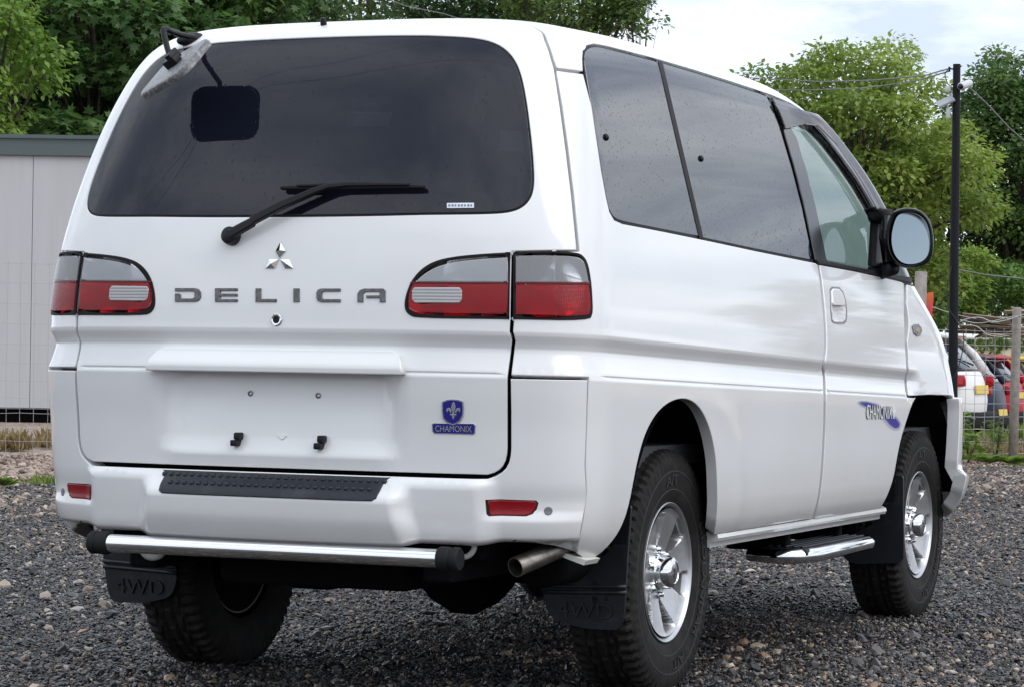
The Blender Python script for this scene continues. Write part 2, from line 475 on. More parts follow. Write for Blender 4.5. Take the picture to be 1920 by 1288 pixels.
# ------------------------------------------------------------------ van materials
def paint_mat():
    m = mat('white_paint', (.80, .80, .795), .38, 0, 1.0, .5)
    nt = m.node_tree; b = nt.nodes['Principled BSDF']
    tcn = nt.nodes.new('ShaderNodeTexCoord')
    v = nt.nodes.new('ShaderNodeTexVoronoi'); v.inputs['Scale'].default_value = 95; v.feature = 'F1'; v.inputs['Randomness'].default_value = 1
    nt.links.new(tcn.outputs['Object'], v.inputs['Vector'])
    r = nt.nodes.new('ShaderNodeValToRGB'); r.color_ramp.elements[0].position = 0.05; r.color_ramp.elements[0].color = (1, 1, 1, 1)
    r.color_ramp.elements[1].position = 0.20; r.color_ramp.elements[1].color = (0, 0, 0, 1)
    nt.links.new(v.outputs['Distance'], r.inputs['Fac'])
    s = nt.nodes.new('ShaderNodeSeparateColor'); nt.links.new(v.outputs['Color'], s.inputs[0])
    g = nt.nodes.new('ShaderNodeMath'); g.operation = 'GREATER_THAN'; g.inputs[1].default_value = .72; nt.links.new(s.outputs[0], g.inputs[0])
    mu = nt.nodes.new('ShaderNodeMath'); mu.operation = 'MULTIPLY'; nt.links.new(r.outputs[0], mu.inputs[0]); nt.links.new(g.outputs[0], mu.inputs[1])
    bp = nt.nodes.new('ShaderNodeBump'); bp.inputs['Strength'].default_value = .35; bp.inputs['Distance'].default_value = .0012
    nt.links.new(mu.outputs[0], bp.inputs['Height']); nt.links.new(bp.outputs[0], b.inputs['Coat Normal'])
    # faint road film
    n = nt.nodes.new('ShaderNodeTexNoise'); n.inputs['Scale'].default_value = 2.2; n.inputs['Detail'].default_value = 7
    nt.links.new(tcn.outputs['Object'], n.inputs['Vector'])
    rr = nt.nodes.new('ShaderNodeValToRGB'); rr.color_ramp.elements[0].position = .35; rr.color_ramp.elements[1].position = .75
    rr.color_ramp.elements[0].color = (.775, .775, .775, 1); rr.color_ramp.elements[1].color = (.73, .73, .725, 1)
    nt.links.new(n.outputs['Fac'], rr.inputs['Fac']); # splash dirt low down on the panels
    sx_ = nt.nodes.new('ShaderNodeSeparateXYZ'); nt.links.new(tcn.outputs['Object'], sx_.inputs[0])
    mr = nt.nodes.new('ShaderNodeMapRange'); mr.inputs['From Min'].default_value = .66; mr.inputs['From Max'].default_value = .42; nt.links.new(sx_.outputs[2], mr.inputs['Value'])
    dn = nt.nodes.new('ShaderNodeTexNoise'); dn.inputs['Scale'].default_value = 16; dn.inputs['Detail'].default_value = 9; dn.inputs['Roughness'].default_value = .7; nt.links.new(tcn.outputs['Object'], dn.inputs['Vector'])
    dm = nt.nodes.new('ShaderNodeMath'); dm.operation = 'MULTIPLY'; nt.links.new(mr.outputs[0], dm.inputs[0]); nt.links.new(dn.outputs['Fac'], dm.inputs[1])
    dk = nt.nodes.new('ShaderNodeMath'); dk.operation = 'MULTIPLY'; dk.inputs[1].default_value = .42; nt.links.new(dm.outputs[0], dk.inputs[0])
    dx = nt.nodes.new('ShaderNodeMixRGB'); dx.inputs[2].default_value = (.40, .37, .32, 1); nt.links.new(dk.outputs[0], dx.inputs[0]); nt.links.new(rr.outputs[0], dx.inputs[1]); nt.links.new(dx.outputs[0], b.inputs['Base Color'])
    return m
def glass_mat(name, tint, trans, rough=.03, spots=0.0, scale=70, streak=False, ior=1.52):
    """window glass: dielectric reflection over a tinted, partly see-through body, with rain drops"""
    m = bpy.data.materials.new(name); MATS[name] = m; m.use_nodes = True; nt = m.node_tree; nt.nodes.clear()
    o = nt.nodes.new('ShaderNodeOutputMaterial'); tr = nt.nodes.new('ShaderNodeBsdfTransparent'); tr.inputs[0].default_value = (*tint, 1)
    df = nt.nodes.new('ShaderNodeBsdfDiffuse'); df.inputs[0].default_value = (.008, .010, .018, 1)
    gl = nt.nodes.new('ShaderNodeBsdfGlossy'); gl.inputs['Roughness'].default_value = rough
    fr = nt.nodes.new('ShaderNodeFresnel'); fr.inputs['IOR'].default_value = ior
    m1 = nt.nodes.new('ShaderNodeMixShader'); m1.inputs[0].default_value = trans
    nt.links.new(df.outputs[0], m1.inputs[1]); nt.links.new(tr.outputs[0], m1.inputs[2])
    m2 = nt.nodes.new('ShaderNodeMixShader'); nt.links.new(fr.outputs[0], m2.inputs[0]); nt.links.new(m1.outputs[0], m2.inputs[1]); nt.links.new(gl.outputs[0], m2.inputs[2])
    nt.links.new(m2.outputs[0], o.inputs[0])
    if spots:
        tcn = nt.nodes.new('ShaderNodeTexCoord'); mp = nt.nodes.new('ShaderNodeMapping'); nt.links.new(tcn.outputs['Object'], mp.inputs[0])
        if streak: mp.inputs['Scale'].default_value = (1, 1, .45)
        hs = []
        for sc, cut, rad in ((scale, .66, .26), (scale*2.3, .60, .30)):
            v = nt.nodes.new('ShaderNodeTexVoronoi'); v.inputs['Scale'].default_value = sc; nt.links.new(mp.outputs[0], v.inputs['Vector'])
            r = nt.nodes.new('ShaderNodeMapRange'); r.inputs['From Min'].default_value = 0; r.inputs['From Max'].default_value = rad; r.inputs['To Min'].default_value = 1; r.inputs['To Max'].default_value = 0
            nt.links.new(v.outputs['Distance'], r.inputs['Value'])
            s = nt.nodes.new('ShaderNodeSeparateColor'); nt.links.new(v.outputs['Color'], s.inputs[0])
            g = nt.nodes.new('ShaderNodeMath'); g.operation = 'GREATER_THAN'; g.inputs[1].default_value = cut; nt.links.new(s.outputs[1], g.inputs[0])
            mu = nt.nodes.new('ShaderNodeMath'); mu.operation = 'MULTIPLY'; nt.links.new(r.outputs[0], mu.inputs[0]); nt.links.new(g.outputs[0], mu.inputs[1]); hs.append(mu.outputs[0])
        ad = nt.nodes.new('ShaderNodeMath'); ad.operation = 'ADD'; nt.links.new(hs[0], ad.inputs[0]); nt.links.new(hs[1], ad.inputs[1])
        # drops: a little relief, and less mirror-like reflection where water breaks the surface
        bp = nt.nodes.new('ShaderNodeBump'); bp.inputs['Strength'].default_value = spots*.25; bp.inputs['Distance'].default_value = .002
        nt.links.new(ad.outputs[0], bp.inputs['Height']); nt.links.new(bp.outputs[0], gl.inputs['Normal'])
        dk = nt.nodes.new('ShaderNodeMath'); dk.operation = 'MULTIPLY_ADD'; dk.use_clamp = True; dk.inputs[1].default_value = -spots; dk.inputs[2].default_value = 1.0; nt.links.new(ad.outputs[0], dk.inputs[0])
        mf = nt.nodes.new('ShaderNodeMath'); mf.operation = 'MULTIPLY'; nt.links.new(fr.outputs[0], mf.inputs[0]); nt.links.new(dk.outputs[0], mf.inputs[1]); nt.links.new(mf.outputs[0], m2.inputs[0])
    return m
PAINT = paint_mat()
BLACK = mat('black_plastic', (.008, .008, .010), .45, 0, 0, .25, bump=(300, .15, .001))
GLOSSBLK = mat('gloss_black', (.005, .005, .007), .15, 0, 0, .4)
RUBBER = mat('rubber', (.010, .010, .011), .7, 0, 0, .25)
SEAL = mat('window_rubber', (.009, .006, .007), .55, 0, 0, .2)
TRIM = mat('cabin_trim', (.05, .05, .055), .8)
UNDER = mat('underbody', (.006, .006, .007), .9, 0, 0, .1, bump=(40, .4, .01))
CHROME = mat('chrome', (.78, .79, .80), .06, 1.0, bump=(260, .04, .0006))
STEEL = mat('worn_steel', (.30, .285, .26), .38, 1.0, noise=(30, (.13, .115, .10), .4, .75))
ALLOY = mat('alloy', (.56, .56, .57), .34, .85, 0, noise=(60, (.48, .48, .48), .4, .8))
ALLOYP = mat('alloy_pocket', (.20, .195, .19), .55, .3)
LETTERM = mat('letter_metal', (.10, .10, .10), .35, .7, noise=(90, (.17, .17, .17), .4, .7))
PADM = mat('step_rubber', (.012, .015, .021), .40, 0, 0, .4, noise=(14, (.035, .040, .048), .52, .8), bump=(160, .25, .002))
REDL = mat('red_lens', (.30, .001, .006), .12, 0, 0, .35)
REDD = mat('red_lens_edge', (.10, .001, .004), .12, 0, 0, .35)
REFR = mat('red_reflector', (.22, .002, .006), .2, 0, 0, .35, bump=(220, .3, .002))
def ribs_mat(name, col, scale, dirn, rough=.12, st=.5, lo=.85):
    m = mat(name, col, rough, 0, .3); nt = m.node_tree; b = nt.nodes['Principled BSDF']
    tcn = nt.nodes.new('ShaderNodeTexCoord'); w = nt.nodes.new('ShaderNodeTexWave'); w.inputs['Scale'].default_value = scale; w.bands_direction = dirn
    nt.links.new(tcn.outputs['Object'], w.inputs['Vector'])
    bp = nt.nodes.new('ShaderNodeBump'); bp.inputs['Strength'].default_value = st; bp.inputs['Distance'].default_value = .004
    nt.links.new(w.outputs['Fac'], bp.inputs['Height']); nt.links.new(bp.outputs[0], b.inputs['Normal'])
    mx = nt.nodes.new('ShaderNodeMixRGB'); nt.links.new(w.outputs['Fac'], mx.inputs[0]); mx.inputs[1].default_value = (*[c*lo for c in col], 1); mx.inputs[2].default_value = (*col, 1)
    nt.links.new(mx.outputs[0], b.inputs['Base Color'])
    return m
CLEARL = ribs_mat('clear_lens', (.36, .38, .41), 140, 'Z', .16, .25)
CLEAR2 = ribs_mat('clear_lens_indicator', (.20, .205, .22), 90, 'Z', .10, .05, .95)
REVL = ribs_mat('reverse_lens', (.42, .44, .45), 34, 'Z', .12, .35, .70)
PRIV = glass_mat('privacy_glass', (.25, .27, .33), .06, .02, .55, 55, False, 2.5)
REARG = glass_mat('rear_glass', (.25, .27, .36), .08, .02, .35, 60, True)
CLEARG = glass_mat('clear_glass', (.74, .88, .82), .94, .02, .35, 60, False, 1.85)
def lens_mat(name, tint, diff, trans, scale=0, dirn='Z', st=.3):
    m = glass_mat(name, tint, trans, .06, 0.0, ior=1.5); nt = m.node_tree
    d_ = [n for n in nt.nodes if n.type == 'BSDF_DIFFUSE'][0]; d_.inputs[0].default_value = (*diff, 1)
    if scale:
        tcn = nt.nodes.new('ShaderNodeTexCoord'); hs = []
        for dr in dirn:
            w = nt.nodes.new('ShaderNodeTexWave'); w.inputs['Scale'].default_value = scale; w.bands_direction = dr; nt.links.new(tcn.outputs['Object'], w.inputs['Vector']); hs.append(w.outputs['Fac'])
        h = hs[0]
        if len(hs) > 1:
            ad = nt.nodes.new('ShaderNodeMath'); ad.operation = 'ADD'; nt.links.new(hs[0], ad.inputs[0]); nt.links.new(hs[1], ad.inputs[1]); h = ad.outputs[0]
        bp = nt.nodes.new('ShaderNodeBump'); bp.inputs['Strength'].default_value = st; bp.inputs['Distance'].default_value = .003; nt.links.new(h, bp.inputs['Height'])
        for n in nt.nodes:
            if n.type == 'BSDF_GLOSSY' or n.type == 'BSDF_DIFFUSE': nt.links.new(bp.outputs[0], n.inputs['Normal'])
    return m
LRED = lens_mat('lamp_red', (.90, .012, .028), (.44, .002, .008), .50, 90, 'ZX', .15)
LCLR = lens_mat('lamp_clear', (.78, .80, .84), (.58, .60, .63), .42, 150, 'ZX', .25)
LCL2 = lens_mat('lamp_clear_outer', (.84, .86, .88), (.50, .51, .52), .58, 45, 'X', .15)
LREV = lens_mat('lamp_reverse', (.9, .91, .92), (.72, .73, .73), .45, 36, 'Z', .35)
BOWL = mat('lamp_reflector', (.72, .73, .75), .22, 1.0)
BLUE = mat('badge_blue', (.012, .010, .21), .22, 0, .6)
SILVER = mat('badge_silver', (.55, .55, .56), .25, .8)
WETG = glass_mat('wet_windscreen', (.74, .88, .82), .94, .02, .35, 60)
_nt = WETG.node_tree; _tl = _nt.nodes.new('ShaderNodeBsdfTranslucent'); _tl.inputs[0].default_value = (.72, .86, .82, 1); _mx = _nt.nodes.new('ShaderNodeMixShader'); _mx.inputs[0].default_value = .26
_o = [n for n in _nt.nodes if n.type == 'OUTPUT_MATERIAL'][0]; _src = _o.inputs[0].links[0].from_socket
_nt.links.new(_src, _mx.inputs[1]); _nt.links.new(_tl.outputs[0], _mx.inputs[2]); _nt.links.new(_mx.outputs[0], _o.inputs[0])
CREAM = mat('off_white_primer', (.62, .61, .56), .55)
WHITEP = mat('white_vinyl', (.75, .78, .82), .5)
# ------------------------------------------------------------------ the van: body panels
van = empty('van', (0, 0, 0), 'white high-roof van with silver alloy wheels seen from its right rear corner', 'van')
T = lambda z: float(t_of_z(z))
def gate_disp(P, U, t):
    x = np.abs(P[..., 0]); z = P[..., 2]
    m = (1-smst(.29, .395, x))*smst(.700, .765, z)*(1-smst(.945, .962, z))
    d = .022+.040*smst(.74, .93, z)
    lip = .004*np.exp(-((z-.708)/.02)**2)*(1-smst(.30, .38, x))
    return -d*m+lip
def bump_disp(P, U, t):
    x = np.abs(P[..., 0]); z = P[..., 2]
    mid = 1-smst(.575, .650, x); cen = 1-smst(.358+.018*smst(.60, .50, z), .420+.018*smst(.60, .50, z), x)
    corner = .0005+.012*(1-smst(.545, .578, z))*(1-.5*smst(.74, .84, x))-.004*np.exp(-((z-.60)/.03)**2)
    midp = .010+.022*(1-smst(.640, .668, z))+.004*(1-smst(.5, .56, z))
    cenp = .014+.062*(1-smst(.600, .668, z))-.012*(1-smst(.49, .56, z))
    c = corner*(1-mid)+mid*(midp*(1-cen)+cenp*cen)
    tuck = -.030*(1-smst(.475, .505, z))
    return c+tuck
def flare_disp(P, U, t):
    """rolled lips round the wheel openings and the bulge of the lower door"""
    y = P[..., 1]; z = P[..., 2]
    o = 0.0
    for yc in (0.0, 2.80):
        r = np.hypot((y-yc)/1.0, (z-.46)/1.0)
        o = o+.003*np.exp(-((r-.43)/.045)**2)*smst(.42, .55, z)*(1-smst(.82, .92, z))
    return o
flare_f = flare_disp
# right-half outlines, in photograph pixels on the body surface
SEAM = [(1017, 62), (1029, 93), (1040, 130), (1051, 200), (1062, 280), (1073, 370), (1083, 471)]
st_seam = px2st(densp(SEAM, 20))
GLASS_R = px2st(densp(smo([(800, 67), (880, 70), (925, 79), (955, 98), (974, 130), (985, 180), (993, 240), (999, 300), (1001, 345), (995, 372), (978, 390), (950, 399), (900, 401), (800, 402)])))
tg0, tg1 = GLASS_R[0, 1], GLASS_R[-1, 1]
glass_half = np.concatenate([[[0, tg0+.006], [.25, tg0+.004]], GLASS_R, [[.25, tg1-.004], [0, tg1-.005]]])
glass_loop = chaikin(both(glass_half), 2)
lowgate = px2st(densp([(961, 473), (959.5, 540), (958.5, 600), (957, 622), (962, 640), (955, 690), (953, 706), (953, 770), (953, 840), (952, 852), (949.5, 863), (945, 873), (938, 881), (928, 887), (915, 891)]))
tb = T(.668)
top_t = T(1.933)
gate_half = np.concatenate([[[0, top_t], [.35, top_t-.002], [.62, top_t-.006], [.76, top_t-.022], [.815, top_t-.05]], st_seam, lowgate, [[.45, tb], [0, tb]]])
gate_half[-1, 1] = gate_half[-2, 1] = lowgate[-1, 1]
IN_H = [(957, 474), (900, 477), (850, 482), (815, 490), (790, 505), (773, 525), (764, 545), (759, 565), (759, 580), (766, 591), (782, 597), (955, 599)]
IN_C = [(952, 484), (900, 487), (855, 492), (822, 500), (797, 514), (781, 529), (953, 530)]
IN_R = [(953, 533), (776, 532), (768, 548), (766, 570), (769, 580), (785, 587), (952, 589)]
IN_B = [(774, 545), (779, 540), (862, 540), (867, 545), (867, 563), (862, 569), (780, 569), (774, 563)]
OUT_H = [(962, 474), (1040, 472), (1080, 474), (1093, 480), (1102, 495), (1108, 530), (1110, 560), (1111, 588), (1104, 602), (962, 599)]
OUT_C = [(967, 481), (1038, 480), (1078, 482), (1090, 488), (1097, 500), (1102, 531), (967, 530)]
OUT_R = [(967, 533), (1102, 534), (1106, 560), (1106, 586), (1100, 594), (967, 590)]
def grow(loop, d):
    L = loop if area(loop) > 0 else loop[::-1]
    return inset(resample(L, .012), -d)
IN_ST = px2st(sm(IN_H, (0, 11))); OUT_ST = px2st(sm(OUT_H, (0, 1, 9)))
in_hole = grow(IN_ST, -.005); out_hole = grow(OUT_ST, -.005)
tailgate = panel('tailgate', [both(gate_half), glass_loop, in_hole, in_hole[::-1]*[-1, 1]], PAINT, van, disp=gate_disp, du=.025, dt=.02, inner=TRIM)
panel('window_seal', [grow(glass_loop, .004), grow(glass_loop, -.022)], SEAL, tailgate, off=-.004, depth=.012, gap=0, du=.03, dt=.03, fine=False)
rear_window = panel('rear_window', [glass_loop], REARG, tailgate, off=-.0015, depth=.003, gap=.003, du=.05, dt=.05, fine=False)

# side panel with the two fixed side windows
QX = lambda row, o=0: 1235+(row-115)*77/331+o
QUARTER = [(1095, 112), (1096, 97), (1102, 88), (1115, 85), (1140, 90), (QX(115), 115), (QX(215), 215), (QX(345), 345), (QX(446), 446), (1240, 432), (1168, 418), (1152, 411), (1143, 396), (1137, 370), (1128, 320), (1110, 200)]
BLINE = np.array([(179, 1442), (231, 1463), (320, 1489), (391, 1507), (481, 1526), (496, 1529.5)], float)
bx = lambda row, o=0: float(np.interp(row, BLINE[:, 0], BLINE[:, 1]))+o
MIDDLE = [(QX(117, 6), 116.5), (1300, 134), (1370, 156), (bx(180, -2), 179.5)]+[(bx(r, -2), r) for r in (205, 231, 260, 290, 320, 355, 391, 435, 481)]+[(bx(491, -2), 491.5), (1420, 470), (QX(448, 6), 448.5)]+[(QX(r, 6), r) for r in (400, 350, 300, 250, 200, 150)]
q_st = px2st(dens(sm(QUARTER, (5, 8)))); m_st = px2st(dens(MIDDLE))
sidewin = [(1235, 114.5), (1300, 133), (1370, 155), (1441, 178)]
DOORSEAM = [(1534, 497), (1540, 545), (1545, 600), (1547, 650), (1543, 680), (1541, 690), (1544, 705), (1545, 725), (1545, 790), (1541, 870), (1535, 930), (1524, 972)]
ARCH = [(1338, 1003), (1342, 985), (1346, 950), (1345, 900), (1343, 860), (1335, 815), (1322, 780), (1305, 757), (1285, 747), (1262, 751), (1240, 766), (1222, 790), (1208, 820), (1197, 860), (1189, 900), (1182, 938), (1172, 975), (1155, 1008), (1130, 1036), (1103, 1053)]
BSEAM = [(1080, 1038), (1091, 985), (1100, 935), (1099, 905), (1097, 870), (1100, 800), (1103, 708)]
side_px = [(1042, 131.5), (1094, 138), (1110, 200), (1128, 320), (1137, 370), (1143, 396), (1152, 412), (1168, 419), (1240, 433), (1313, 448), (1420, 471), (1529, 493)] + smo(DOORSEAM).tolist() + [(1440, 986)] + smo(ARCH).tolist() + smo(BSEAM).tolist() + [(1030, 706), (957, 704), (958.5, 690), (965, 640), (960.5, 622), (962, 600), (963, 540), (964.5, 473), (1030, 471), (1086, 471), (1076, 370), (1065, 280), (1054, 200)]
side_st = px2st(dens(side_px))
sides = []
for mir in (False, True):
    sp = panel('body_side', [side_st, out_hole], PAINT, van, disp=flare_disp, depth=.035, inner=TRIM, mirror=mir, dt=.028)
    sides.append(sp)
    for nm, st_ in (('quarter_window', q_st), ('side_window', m_st)):
        panel('window_seal', [grow(st_, .005), grow(st_, -.018)], SEAL, sp, off=-.004, depth=.012, gap=0, fine=False, mirror=mir)
        panel(nm, [st_], PRIV, sp, off=-.0015, depth=.003, gap=.0035, du=.06, dt=.06, fine=False, mirror=mir)
    stp = px2st(dens([(QX(113, -1), 113), (QX(116, 7), 116), (QX(449, 7), 449), (QX(447, -1), 447)]))
    panel('pillar_strip', [stp], SEAL, sp, off=.0005, depth=.006, gap=0, du=.03, dt=.05, fine=False, mirror=mir)
    # window catches showing through the glass
    for c in ((1137, 258), (1315, 298)):
        q = px2st([c])[0]; P = surf(q[:1], q[1:])[0]; N = surf_n(q[:1], q[1:])[0]
        V, F = lathe_geo([(0, 0), (.0, .010), (.006, .010), (.010, .006), (.011, 0)], 14, 'x')
        o = mesh_obj('window_catch', V, F, BLACK, sp)
        o.matrix_parent_inverse = Matrix.Identity(4)
        if mir: P = P*[-1, 1, 1]; N = N*[-1, 1, 1]
        o.matrix_basis = Matrix.Translation(P-N*.004) @ Vector((1, 0, 0)).rotation_difference(Vector(N)).to_matrix().to_4x4()

# front doors
APIL = side([(1.245, 1.885), (1.45, 1.880), (1.66, 1.852), (1.80, 1.805), (1.97, 1.722), (2.12, 1.635), (2.26, 1.545), (2.37, 1.460), (2.50, 1.365), (2.585, 1.300), (2.60, 1.282)], 3.9)
DFRONT = [(1696, 533), (1696, 570), (1697, 640), (1700, 688), (1697, 715), (1699, 743), (1716, 745)]
DARCH = [(1707, 768), (1698, 795), (1689, 825), (1682, 860), (1676, 895), (1666, 925), (1651, 953)]
BELT = [(1536, 496), (1600, 508), (1650, 519), (1690, 528)]
door_st = px2st(dens(BELT+DFRONT+smo(DARCH).tolist()+[(1600, 962), (1527, 974)]+[(x+4, y) for x, y in smo(DOORSEAM)[::-1][1:-1]]))
dwin_st = np.concatenate([px2st([(bx(236, 16), 236)]), side([(1.50, 1.835), (1.63, 1.815), (1.76, 1.765), (1.92, 1.680), (2.07, 1.590), (2.21, 1.490), (2.285, 1.425), (2.30, 1.335)], 3.9), px2st([(1640, 506), (1551, 489)]+[(bx(r, 24), r) for r in (470, 430, 391, 350, 300, 260)])])
frame_st = np.concatenate([px2st([(bx(182, 2.5), 182)]), APIL[1:], px2st([(1690, 527), (1650, 518), (1600, 507)]+[(bx(r, 2.5), r) for r in (495, 481, 435, 391, 355, 320, 290, 260, 231, 205)])])
dwin_r = round_corners(dwin_st, .02, 4)
hy, hz = surf(*px2st([(1572, 574)])[0])[[1, 2]]
HU = float(px2st([(1572, 574)])[0, 0])
def door_disp(P, U, t):
    q = np.maximum(np.abs(P[..., 1]-hy)/.070, np.abs(P[..., 2]-(hz-.030))/.030)
    return flare_disp(P, U, t)-.022*(1-smst(.80, 1.0, q))
doors = []
for mir in (False, True):
    dr = panel('front_door', [door_st], PAINT, van, disp=door_disp, depth=.035, inner=TRIM, mirror=mir, dt=.014, fineU=np.arange(HU-.10, HU+.10, .006))
    doors.append(dr)
    panel('door_frame', [frame_st, dwin_r], GLOSSBLK, dr, off=-.001, depth=.03, gap=.002, fine=False, inner=TRIM, mirror=mir)
    panel('door_window', [dwin_r], CLEARG, dr, off=-.006, depth=.003, gap=.001, du=.06, dt=.06, fine=False, mirror=mir)
    # rubber along the belt line
    bl = px2st([(1528, 488), (1555, 492), (1600, 501), (1650, 511), (1690, 519), (1706, 521), (1708, 532), (1690, 528), (1650, 518), (1600, 507), (1533, 495)])
    panel('belt_seal', [bl], SEAL, dr, off=.006, depth=.010, gap=0, du=.05, dt=.05, fine=False, mirror=mir)

# roof with its A-pillars, from tailgate to windscreen
win_top = [(1042, 128.5), (1094, 135.5), (1093, 112), (1094, 97), (1101, 86), (1115, 82.5), (1140, 87), (1235, 112), (1300, 131), (1370, 153), (1443, 177)]
ws_out = side([(2.66, 1.292), (2.56, 1.365), (2.43, 1.465), (2.33, 1.555), (2.20, 1.645), (2.05, 1.735), (1.90, 1.81), (1.80, 1.862)], 4.3)
ws_edge = ws_out.copy(); ws_edge[:, 0] += .06
ws_top = float(ws_edge[-1, 1])+.01
ws_half = np.concatenate([ws_edge, [[U3-.35, ws_top+.012], [U3, ws_top+.02]]])
apo = APIL.copy(); apo[:, 0] += .012
roof_half = np.concatenate([[[0, top_t+.006], [.35, top_t+.004], [.62, top_t], [.76, top_t-.016], [.818, top_t-.044]], st_seam[st_seam[:, 1] > T(1.795)]+[.006, 0], px2st(densp([(1044, 128.7)]+win_top[1:])), apo[1:], ws_half, [[U3, TK[-1]]]])
roof_loop = np.concatenate([roof_half, (roof_half[::-1]*[-1, 1])[:-1]])
panel('roof', [roof_loop], PAINT, van, depth=.03, inner=TRIM, du=.05, dt=.02, fine=False)
cow = side([(2.68, 1.285)], 4.3)[0]
wsl = np.concatenate([[[U3, cow[1]+.005], [U3-.5, cow[1]+.002], [cow[0]+.07, cow[1]]], ws_half])
panel('windscreen', [bothF(wsl)], WETG, van, off=-.001, depth=.004, gap=.004, du=.07, dt=.05, fine=False)

# front wings, bonnet, grille, headlamps, front bumper
fsplit = float(side([(3.05, 1.05)], 4.2)[0, 0])+.10
wing = np.concatenate([px2st([(1700, 533), (1700, 570), (1701, 640), (1704, 688), (1701, 715), (1703, 742), (1718, 742)]), side([(2.70, .862), (2.84, .860), (3.04, .858)], 4.1), [[fsplit+.10, T(.93)], [fsplit+.06, T(1.10)], [fsplit+.02, T(1.25)], [fsplit-.02, T(1.355)]], side([(2.70, 1.285)], 4.2), px2st([(1710, 536)])])
for mir in (False, True):
    w_ = panel('front_wing', [wing], PAINT, van, depth=.03, inner=UNDER, mirror=mir, disp=flare_disp)
    q = px2st([(1709, 612), (1714, 608), (1720, 608), (1725, 614), (1727, 622), (1724, 629), (1718, 630), (1712, 625)])
    rp = panel('indicator_repeater', [q], CLEAR2, w_, off=.006, depth=.007, gap=0, edge=.002, du=.02, dt=.02, fine=False, bd=.008, mirror=mir)
    q2 = px2st([(1715, 615), (1720, 615), (1722, 621), (1719, 625), (1715, 622)]); panel('indicator_bulb', [q2], mat('amber_bulb', (.45, .20, .12), .3), w_, off=.0075, depth=.003, gap=0, edge=.001, du=.02, dt=.02, fine=False, bd=.008, mirror=mir)
hood = np.array([[U3, T(1.335)], [fsplit+.10, T(1.345)], [fsplit, T(1.353)], [fsplit+.04, T(1.25)], [fsplit+.08, T(1.10)], [fsplit+.12, T(1.02)], [U3, T(1.02)]])
panel('bonnet', [bothF(hood)], PAINT, van, depth=.03, inner=UNDER, fine=False, du=.06, dt=.04)
panel('grille', [bothF(np.array([[U3, T(1.015)], [U3-.42, T(1.015)], [U3-.42, T(.89)], [U3, T(.89)]]))], BLACK, van, off=-.01, fine=False)
for mir in (False, True):
    panel('headlamp', [np.array([[U3-.43, T(1.015)], [fsplit+.13, T(1.015)], [fsplit+.11, T(.90)], [U3-.43, T(.89)]])], CLEAR2, van, off=.004, fine=False, mirror=mir)
def fb_disp(P, U, t):
    z = P[..., 2]
    return .030+.040*(1-smst(.545, .57, z))-.05*(1-smst(.30, .42, z))
fbs = side([(3.055, .848), (3.075, .80), (3.07, .70), (3.055, .60), (3.045, .50), (3.03, .44)], 4.2)
fb = np.concatenate([fbs, [[fbs[-1, 0]+.25, 0.004], [U3, 0.004], [U3, T(.88)], [fbs[0, 0]+.25, T(.88)]]])
fbo = panel('front_bumper', [bothF(fb)], PAINT, van, disp=fb_disp, depth=.05, fine=False, du=.05, dt=.03)

# rear bumper
_bt = px2st([(915, 895)], bump_disp)[0, 1]
bt_half = np.concatenate([[[0, _bt+.002], [.30, _bt+.002], [.50, _bt+.001]], px2st(densp([(915, 895), (929, 891), (940, 884), (948, 876), (953.5, 865), (956, 853), (957, 840), (957, 770), (956, 708), (1030, 709.5), (1103, 710.5)]), bump_disp), px2st(densp([(1103, 716), (1101, 800), (1098, 870), (1100, 905), (1101, 935), (1092, 985), (1081, 1038)]), bump_disp), [[.80, T(.468)], [.70, T(.482)], [.60, T(.488)], [.40, T(.494)], [0, T(.494)]]])
bt_half[0, 1] = bt_half[1, 1] = bt_half[2, 1] = bt_half[3, 1]
fu = np.unique(np.concatenate([np.arange(-.66, -.56, .009), np.arange(-.44, -.34, .009), np.arange(.34, .44, .009), np.arange(.56, .66, .009)]))
rear_bumper = panel('rear_bumper', [both(bt_half)], PAINT, van, disp=bump_disp, depth=.06, du=.03, dt=.012, fine=False, fineU=fu)
seam_block = px2st(dens([(936, 600), (982, 600), (980, 705), (984, 880), (930, 915), (925, 890), (938, 860), (936, 705)]))
for mir in (False, True): panel('seam_light_block', [seam_block], UNDER, van, off=-.034, depth=.004, gap=0, fine=False, mirror=mir)  # dark sheet added behind the tailgate seam to block daylight from the cabin
# ------------------------------------------------------------------ rear details
def spt(px, py, off=0.0, disp=None):
    d = (lambda P, U, t: off+(disp(P, U, t) if disp else 0)) if (off or disp) else None
    S = px2st([(px, py)], d)
    return Vector(surf(S[:, 0], S[:, 1], d)[0])
def spn(px, py):
    S = px2st([(px, py)]); return Vector(surf_n(S[:, 0], S[:, 1])[0])
